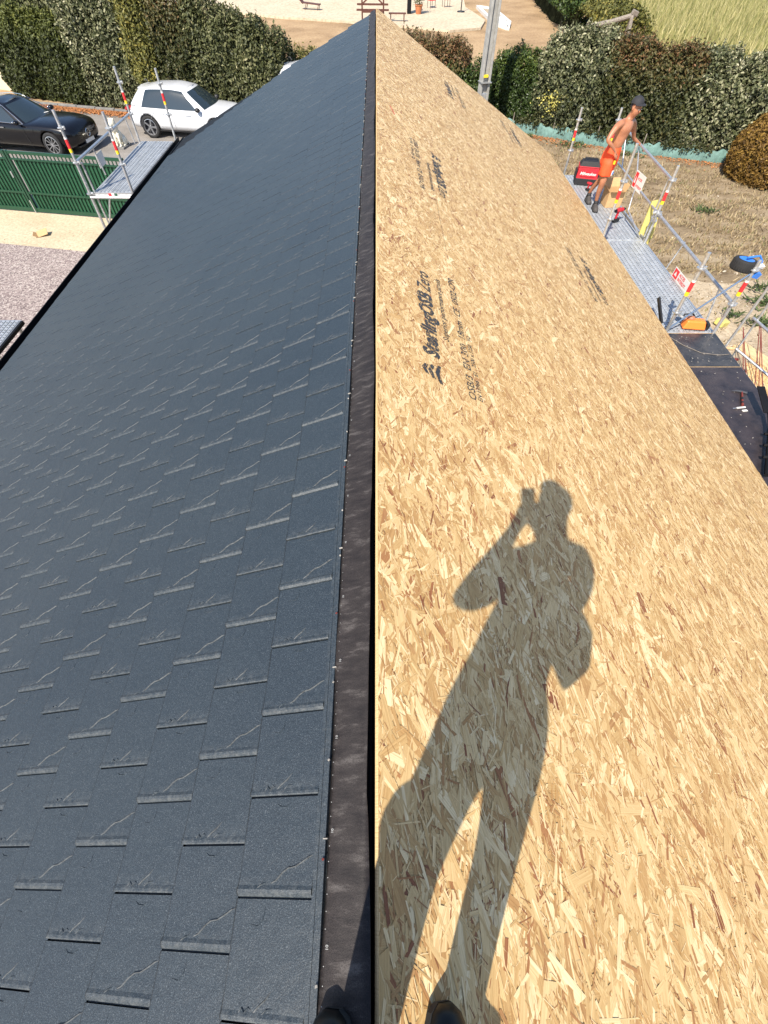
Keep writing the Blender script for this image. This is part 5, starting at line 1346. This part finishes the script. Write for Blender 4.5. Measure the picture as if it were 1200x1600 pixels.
# --- worker
wk = thing('person', 'shirtless worker in orange shorts and dark cap holding the guard rail', 'person', (4.85, 11.5, ZD))
O = Vector((4.85, 11.5, ZD))
sk_ = Sk()
pel = sk_.chain([((4.83, 11.48, 2.84), .140), ((4.845, 11.48, 2.97), .128), ((4.87, 11.47, 3.10), .134), ((4.90, 11.46, 3.24), .158), ((4.925, 11.47, 3.36), .150), ((4.955, 11.48, 3.455), .095), ((4.975, 11.47, 3.52), .064)])
hd = sk_.chain([((4.995, 11.43, 3.565), .078), ((5.003, 11.44, 3.635), .100), ((5.0, 11.46, 3.71), .094)], pel[-1])
ra = sk_.chain([((4.78, 11.37, 3.42), .085), ((4.69, 11.31, 3.39), .066), ((4.60, 11.24, 3.30), .050), ((4.535, 11.18, 3.20), .044), ((4.63, 11.16, 3.13), .036), ((4.74, 11.19, 3.04), .028), ((4.79, 11.21, 2.99), .030)], pel[4])
la = sk_.chain([((5.07, 11.60, 3.40), .085), ((5.15, 11.66, 3.34), .066), ((5.24, 11.73, 3.20), .048), ((5.31, 11.78, 3.08), .036), ((5.43, 11.80, 3.01), .032), ((5.52, 11.81, 2.955), .026), ((5.555, 11.81, 2.94), .030)], pel[4])
rl = sk_.chain([((4.80, 11.40, 2.74), .100), ((4.79, 11.37, 2.60), .088), ((4.785, 11.34, 2.44), .068), ((4.79, 11.38, 2.32), .062), ((4.80, 11.42, 2.20), .050), ((4.82, 11.44, 2.05), .036), ((4.825, 11.44, 1.99), .038), ((4.82, 11.36, 1.955), .034), ((4.80, 11.28, 1.945), .026)], pel[0])
ll = sk_.chain([((4.87, 11.58, 2.74), .098), ((4.88, 11.62, 2.58), .082), ((4.86, 11.66, 2.42), .060), ((4.83, 11.74, 2.30), .052), ((4.80, 11.82, 2.18), .046), ((4.79, 11.88, 2.05), .034), ((4.79, 11.88, 1.99), .036), ((4.79, 11.79, 1.955), .034), ((4.78, 11.71, 1.945), .026)], pel[0])
fingers(sk_, ra[-1], (4.80, 11.20, 2.975), (.5, -.1, -.8), (.5, .6, .3), (.2, .5, -.1), .0105)
fingers(sk_, la[-1], (5.56, 11.81, 2.93), (.7, 0, -.35), (.1, 1, 0), (-.2, 0, -.9), .0105, .06)
sv_ = [(v - O, r_) for v, r_ in sk_.v]
wb = skin_body('body', sv_, sk_.e, wk, 'skin')
# face
fc = MB(); hc = Vector((5.003, 11.44, 3.635)) - O
fd = Vector((.45, -.86, -.22)).normalized(); fx = fd.cross(Vector((0, 0, 1))).normalized(); fz = fx.cross(fd)
fc.ell(hc + fd * .100 - fz * .015, (.014, .018, .022), 'skin', 8, 6); fc.build('nose', wk, smooth=True)
for s in (-1, 1):
    e_ = MB(); e_.ell(hc + fd * .092 + fx * s * .032 + fz * .012, (.013, .008, .008), 'white', 8, 6); e_.ell(hc + fd * .0975 + fx * s * .032 + fz * .012, (.006, .005, .006), 'plastic', 8, 6); e_.build('eye', wk, smooth=True)
    e_ = MB(); e_.ell(hc + fx * s * .100 - fz * .005, (.012, .02, .030), 'skin', 8, 6); e_.build('ear', wk, smooth=True)
    e_ = MB(); e_.bar(hc + fd * .099 + fx * s * .018 + fz * .030, hc + fd * .092 + fx * s * .050 + fz * .028, .008, .006, 'cap'); e_.build('eyebrow', wk)
e_ = MB(); e_.ell(hc + fd * .088 - fz * .055, (.024, .010, .006), 'hammer_red', 8, 6); e_.build('mouth', wk, smooth=True)
# cap worn backwards-ish
cpm = MB(); cc = Vector((4.997, 11.465, 3.705)) - O; vs = []; F = []
for j in range(7):
    th = R(88) * (1 - j / 6)
    for i in range(18):
        ph = 2 * math.pi * i / 18; vs.append(cc + Vector((math.cos(ph) * math.sin(th) * .118, math.sin(ph) * math.sin(th) * .122, math.cos(th) * .112 - .005)))
for j in range(6):
    for i in range(18): F.append((j * 18 + i, j * 18 + (i + 1) % 18, (j + 1) * 18 + (i + 1) % 18, (j + 1) * 18 + i))
cpm.add(vs, F, 'cap'); cpo = cpm.build('cap', wk, smooth=True)
pk_ = MB(); br = [cc + Vector((.06 * math.cos(a) , -.06 * math.sin(a), .01)) for a in (0,)]
vs = []
for i in range(9):
    a = R(-60 + 15 * i); dr = fd * math.cos(a) + fx * math.sin(a); dr.z = 0; dr.normalize(); vs.append(cc + dr * .108 + Vector((0, 0, .004))); vs.append(cc + dr * (.110 + .07 * math.cos(a)) + Vector((0, 0, -.012)))
pk_.add(vs, [(2 * i, 2 * i + 2, 2 * i + 3, 2 * i + 1) for i in range(8)], 'cap'); pb_ = pk_.build('cap_peak', cpo); sm = pb_.modifiers.new('s', 'SOLIDIFY'); sm.thickness = .006
hr = MB(); hr.ell(Vector((4.985, 11.50, 3.655)) - O, (.090, .078, .062), 'cap', 14, 8); hr.build('hair', wk, smooth=True)
# shorts: two loose legs and a seat
def ring_loft(mb, rings, m, n=20):
    vs = []
    for c, rx, ry, wob in rings:
        c = Vector(c) - O
        for k in range(n):
            a = 2 * math.pi * k / n; w_ = 1 + wob * math.sin(5 * a + c.z * 20) + wob * .6 * math.sin(9 * a); vs.append((c.x + rx * w_ * math.cos(a), c.y + ry * w_ * math.sin(a), c.z))
    F = []
    for i in range(len(rings) - 1):
        for k in range(n): F.append((i * n + k, i * n + (k + 1) % n, (i + 1) * n + (k + 1) % n, (i + 1) * n + k))
    mb.add(vs, F, m)
sh_ = MB()
ring_loft(sh_, [((4.84, 11.48, 3.03), .135, .145, .02), ((4.835, 11.48, 2.97), .150, .155, .03), ((4.83, 11.48, 2.88), .165, .185, .03), ((4.825, 11.49, 2.76), .168, .205, .02), ((4.825, 11.49, 2.70), .15, .19, .02)], 'shorts')
ring_loft(sh_, [((4.81, 11.40, 2.86), .130, .12, .03), ((4.80, 11.39, 2.76), .134, .125, .05), ((4.79, 11.375, 2.66), .132, .122, .06), ((4.787, 11.37, 2.585), .132, .12, .07), ((4.787, 11.37, 2.565), .132, .12, .08)], 'shorts')
ring_loft(sh_, [((4.855, 11.57, 2.86), .125, .12, .03), ((4.875, 11.60, 2.74), .128, .12, .05), ((4.875, 11.61, 2.66), .128, .12, .06), ((4.872, 11.62, 2.585), .128, .118, .07)], 'shorts')
so_ = sh_.build('shorts', wk, smooth=True); sm = so_.modifiers.new('s', 'SOLIDIFY'); sm.thickness = .004
lg = MB(); lg.box(Vector((4.895, 11.275, 2.63)) - O, (.07, .012, .085), 'white', (0, 0, R(45))); lg.box(Vector((4.90, 11.267, 2.63)) - O, (.035, .012, .045), 'blue', (0, .6, R(45))); lg.build('shorts_logo', so_)
for (x, y, rz, nm) in ((4.815, 11.385, R(-95), 0), (4.785, 11.82, R(-92), 1)):
    sb_ = MB(); M4 = Matrix.Translation(Vector((x, y, ZD)) - O) @ Matrix.Rotation(rz, 4, 'Z')
    rings = [(-.115, .040, .085), (-.09, .050, .100), (-.03, .052, .135), (.02, .052, .110), (.08, .056, .080), (.13, .052, .060), (.165, .034, .042)]
    vs = []
    for xx, w_, h_ in rings:
        for k in range(10):
            a = math.pi * k / 9; vs.append(M4 @ Vector((xx, w_ * math.cos(a), .018 + h_ * max(0, math.sin(a)) ** .7)))
    F = [(i * 10 + k, i * 10 + k + 1, (i + 1) * 10 + k + 1, (i + 1) * 10 + k) for i in range(len(rings) - 1) for k in range(9)] + [tuple(range(10)), tuple(60 + k for k in range(9, -1, -1))]
    sb_.add(vs, F, 'shoe'); sb_.tube([M4 @ Vector((-.03, 0, .10)), M4 @ Vector((-.03, 0, .165))], [.052, .048], 'bagblack', 12)
    sb2 = sb_.build('shoe', wk, smooth=True)
    s3 = MB(); out = [M4 @ Vector((xx, s * w_ * 1.05, 0)) for s, rr in ((1, rings), (-1, rings[::-1])) for xx, w_, h_ in rr]
    s3.add([v for v in out] + [v + Vector((0, 0, .022)) for v in out], [tuple(range(14)), tuple(range(14, 28))] + [(i, (i + 1) % 14, 14 + (i + 1) % 14, 14 + i) for i in range(14)], 'sole'); s3.build('sole', sb2)
glove = MB(); glove.ell((0, 0, .02), (.05, .03, .02), 'yellow', 8, 6)
tape = MB(); tape.tube([Vector((4.835, 11.22, 2.86)) - O, Vector((4.84, 11.22, 2.80)) - O], .022, 'yellow', 8); tag(tape.build('tape_measure', wk))
bpk = MB(); bpk.ell((0, 0, 0), (.06, .06, .14), 'black', 8, 6)

# --- photographer (only the shoes and the shadow show)
pg = thing('person', 'photographer standing astride the ridge, seen as two black shoe tips and a long shadow', 'person', (.02, -.50, RIDGE))
O = Vector((0, 0, RIDGE))
PO = Vector((.02, -.50, RIDGE))
sk_ = Sk()
def Q(x, y, z): return Vector((x, y, z))
pel = sk_.chain([(Q(-.065, -.52, .95), .205), (Q(-.055, -.50, 1.08), .200), (Q(.015, -.45, 1.21), .195), (Q(.055, -.39, 1.33), .190), (Q(.075, -.34, 1.43), .135), (Q(.085, -.29, 1.50), .090), (Q(.085, -.25, 1.55), .078)])
hd = sk_.chain([(Q(.082, -.22, 1.59), .088), (Q(.078, -.20, 1.65), .096), (Q(.075, -.21, 1.71), .082)], pel[-1])
la = sk_.chain([(Q(-.08, -.34, 1.42), .090), (Q(-.14, -.31, 1.34), .092), (Q(-.165, -.27, 1.21), .088), (Q(-.195, -.23, 1.09), .068), (Q(-.155, -.20, 1.19), .056), (Q(-.10, -.165, 1.29), .045), (Q(-.06, -.125, 1.36), .036), (Q(-.03, -.095, 1.40), .036)], pel[4])
ra = sk_.chain([(Q(.215, -.36, 1.42), .092), (Q(.275, -.36, 1.32), .078), (Q(.275, -.38, 1.19), .072), (Q(.25, -.36, 1.07), .062), (Q(.19, -.28, 1.15), .056), (Q(.12, -.19, 1.28), .044), (Q(.07, -.125, 1.37), .034), (Q(.045, -.10, 1.40), .034)], pel[4])
rl = sk_.chain([(Q(.05, -.52, .82), .135), (Q(.085, -.50, .66), .112), (Q(.11, -.47, .50), .086), (Q(.12, -.46, .36), .074), (Q(.10, -.49, .22), .064), (Q(.095, -.52, .09), .055), (Q(.115, -.54, .0), .046), (Q(.135, -.46, -.05), .040), (Q(.14, -.37, -.06), .030)], pel[0])
ll = sk_.chain([(Q(-.15, -.52, .82), .132), (Q(-.150, -.50, .66), .102), (Q(-.15, -.47, .50), .090), (Q(-.130, -.46, .36), .080), (Q(-.12, -.49, .22), .074), (Q(-.12, -.52, .10), .062), (Q(-.12, -.54, .03), .046), (Q(-.105, -.46, -.01), .040), (Q(-.10, -.37, -.02), .030)], pel[0])
fingers(sk_, la[-1], (-.028, -.085, 1.41), (.3, .4, .8), (-.8, .2, .3), (.9, .1, .1), .010, .06)
fingers(sk_, ra[-1], (.045, -.09, 1.41), (-.2, .4, .8), (.8, .2, .3), (-.9, .1, .1), .010, .06)
off = Vector((0, 0, RIDGE)) - PO
pgb = skin_body('body', [(v + off, r_) for v, r_ in sk_.v], sk_.e, pg, 'trouser')
pgb.data.materials.append(M['skin']); pgb.data.materials.append(M['shirt'])
for p_ in pgb.data.polygons:
    c = p_.center - off
    if c.z > 1.50 and abs(c.x - .07) < .14 and c.y < -.10 or (c.z > 1.30 and c.y > -.165): p_.material_index = 1
    elif c.z > 1.02: p_.material_index = 2
for s_ in (-1, 1):
    e_ = MB(); e_.ell(Vector((.06 + s_ * .034, -.108, 1.645)) + off, (.013, .008, .008), 'white', 8, 6); e_.ell(Vector((.06 + s_ * .034, -.102, 1.643)) + off, (.006, .005, .006), 'plastic', 8, 6); e_.build('eye', pg, smooth=True)
e_ = MB(); e_.ell(Vector((.06, -.095, 1.615)) + off, (.014, .020, .022), 'skin', 8, 6); e_.build('nose', pg, smooth=True)
e_ = MB(); e_.ell(Vector((.06, -.115, 1.575)) + off, (.024, .010, .006), 'hammer_red', 8, 6); e_.build('mouth', pg, smooth=True)
cpm = MB(); cpm.ell(Vector((.075, -.205, 1.69)) + off, (.102, .108, .082), 'cap', 16, 10); cpm.build('cap', pg, smooth=True)
pk_ = MB(); pk_.ell(Vector((.07, -.12, 1.695)) + off, (.07, .075, .012), 'cap', 14, 6); pk_.build('cap_peak', pg, smooth=True)
for s in (-1, 1):
    e_ = MB(); e_.ell(Vector((.075 + s * .097, -.20, 1.64)) + off, (.012, .02, .03), 'skin', 8, 6); e_.build('ear', pg, smooth=True)
pch = MB(); pch.box(Vector((.285, -.39, .90)) + off, (.15, .14, .24), 'plastic', (.1, -.15, .2)); pch.build('belt_pouch', pg, bevel=.03)
pch = MB(); pch.box(Vector((-.228, -.49, .665)) + off, (.08, .12, .10), 'trouser', (.1, .1, 0)); pch.build('thigh_pocket', pg, bevel=.03)
for sx, zz, toe in ((-.102, -.020, 1), (.142, -.060, -1)):
    sb_ = MB(); M4 = Matrix.Translation(Vector((sx, -.47, zz)) + off) @ Matrix.Rotation(R(90), 4, 'Z') @ Matrix.Rotation((-aL if sx < 0 else aR) * 1.0, 4, 'X')
    rings = [(-.13, .036, .070), (-.10, .044, .085), (-.04, .046, .115), (.03, .048, .085), (.09, .052, .066), (.135, .048, .056), (.162, .036, .044), (.176, .018, .028)]
    vs = []
    for xx, w_, h_ in rings:
        for k in range(14):
            a = math.pi * k / 13; vs.append(M4 @ Vector((xx, w_ * math.cos(a), .012 + h_ * max(0, math.sin(a)) ** .75)))
    F = [(i * 14 + k, i * 14 + k + 1, (i + 1) * 14 + k + 1, (i + 1) * 14 + k) for i in range(len(rings) - 1) for k in range(13)] + [tuple(range(14)), tuple(7 * 14 + k for k in range(13, -1, -1))]
    sb_.add(vs, F, 'leather'); s2 = sb_.build('shoe', pg, smooth=True)
    s3 = MB(); out = [M4 @ Vector((xx, s * w_ * 1.06, 0)) for s, rr in ((1, rings), (-1, rings[::-1])) for xx, w_, h_ in rr]; nn_ = len(out)
    s3.add([v for v in out] + [v + M4.to_3x3() @ Vector((0, 0, .018)) for v in out], [tuple(range(nn_)), tuple(range(nn_, 2 * nn_))] + [(i, (i + 1) % nn_, nn_ + (i + 1) % nn_, nn_ + i) for i in range(nn_)], 'sole'); s3.build('sole', s2)
# the phone in the photographer's hands, lens at its upper edge
rot = Matrix((cr, cu, -cf)).transposed()
phn = thing('smartphone', 'smartphone held up in both hands by the photographer', 'phone', (0, 0, RIDGE + 1.5))
c_ = -cf * -.0 - cf * .010 - cu * .045
MB().box(c_, (.076, .155, .008), 'plastic', rot).build('case', phn, bevel=.003)
MB().box(c_ - cf * .0055, (.070, .148, .001), 'glass', rot).build('screen', phn)
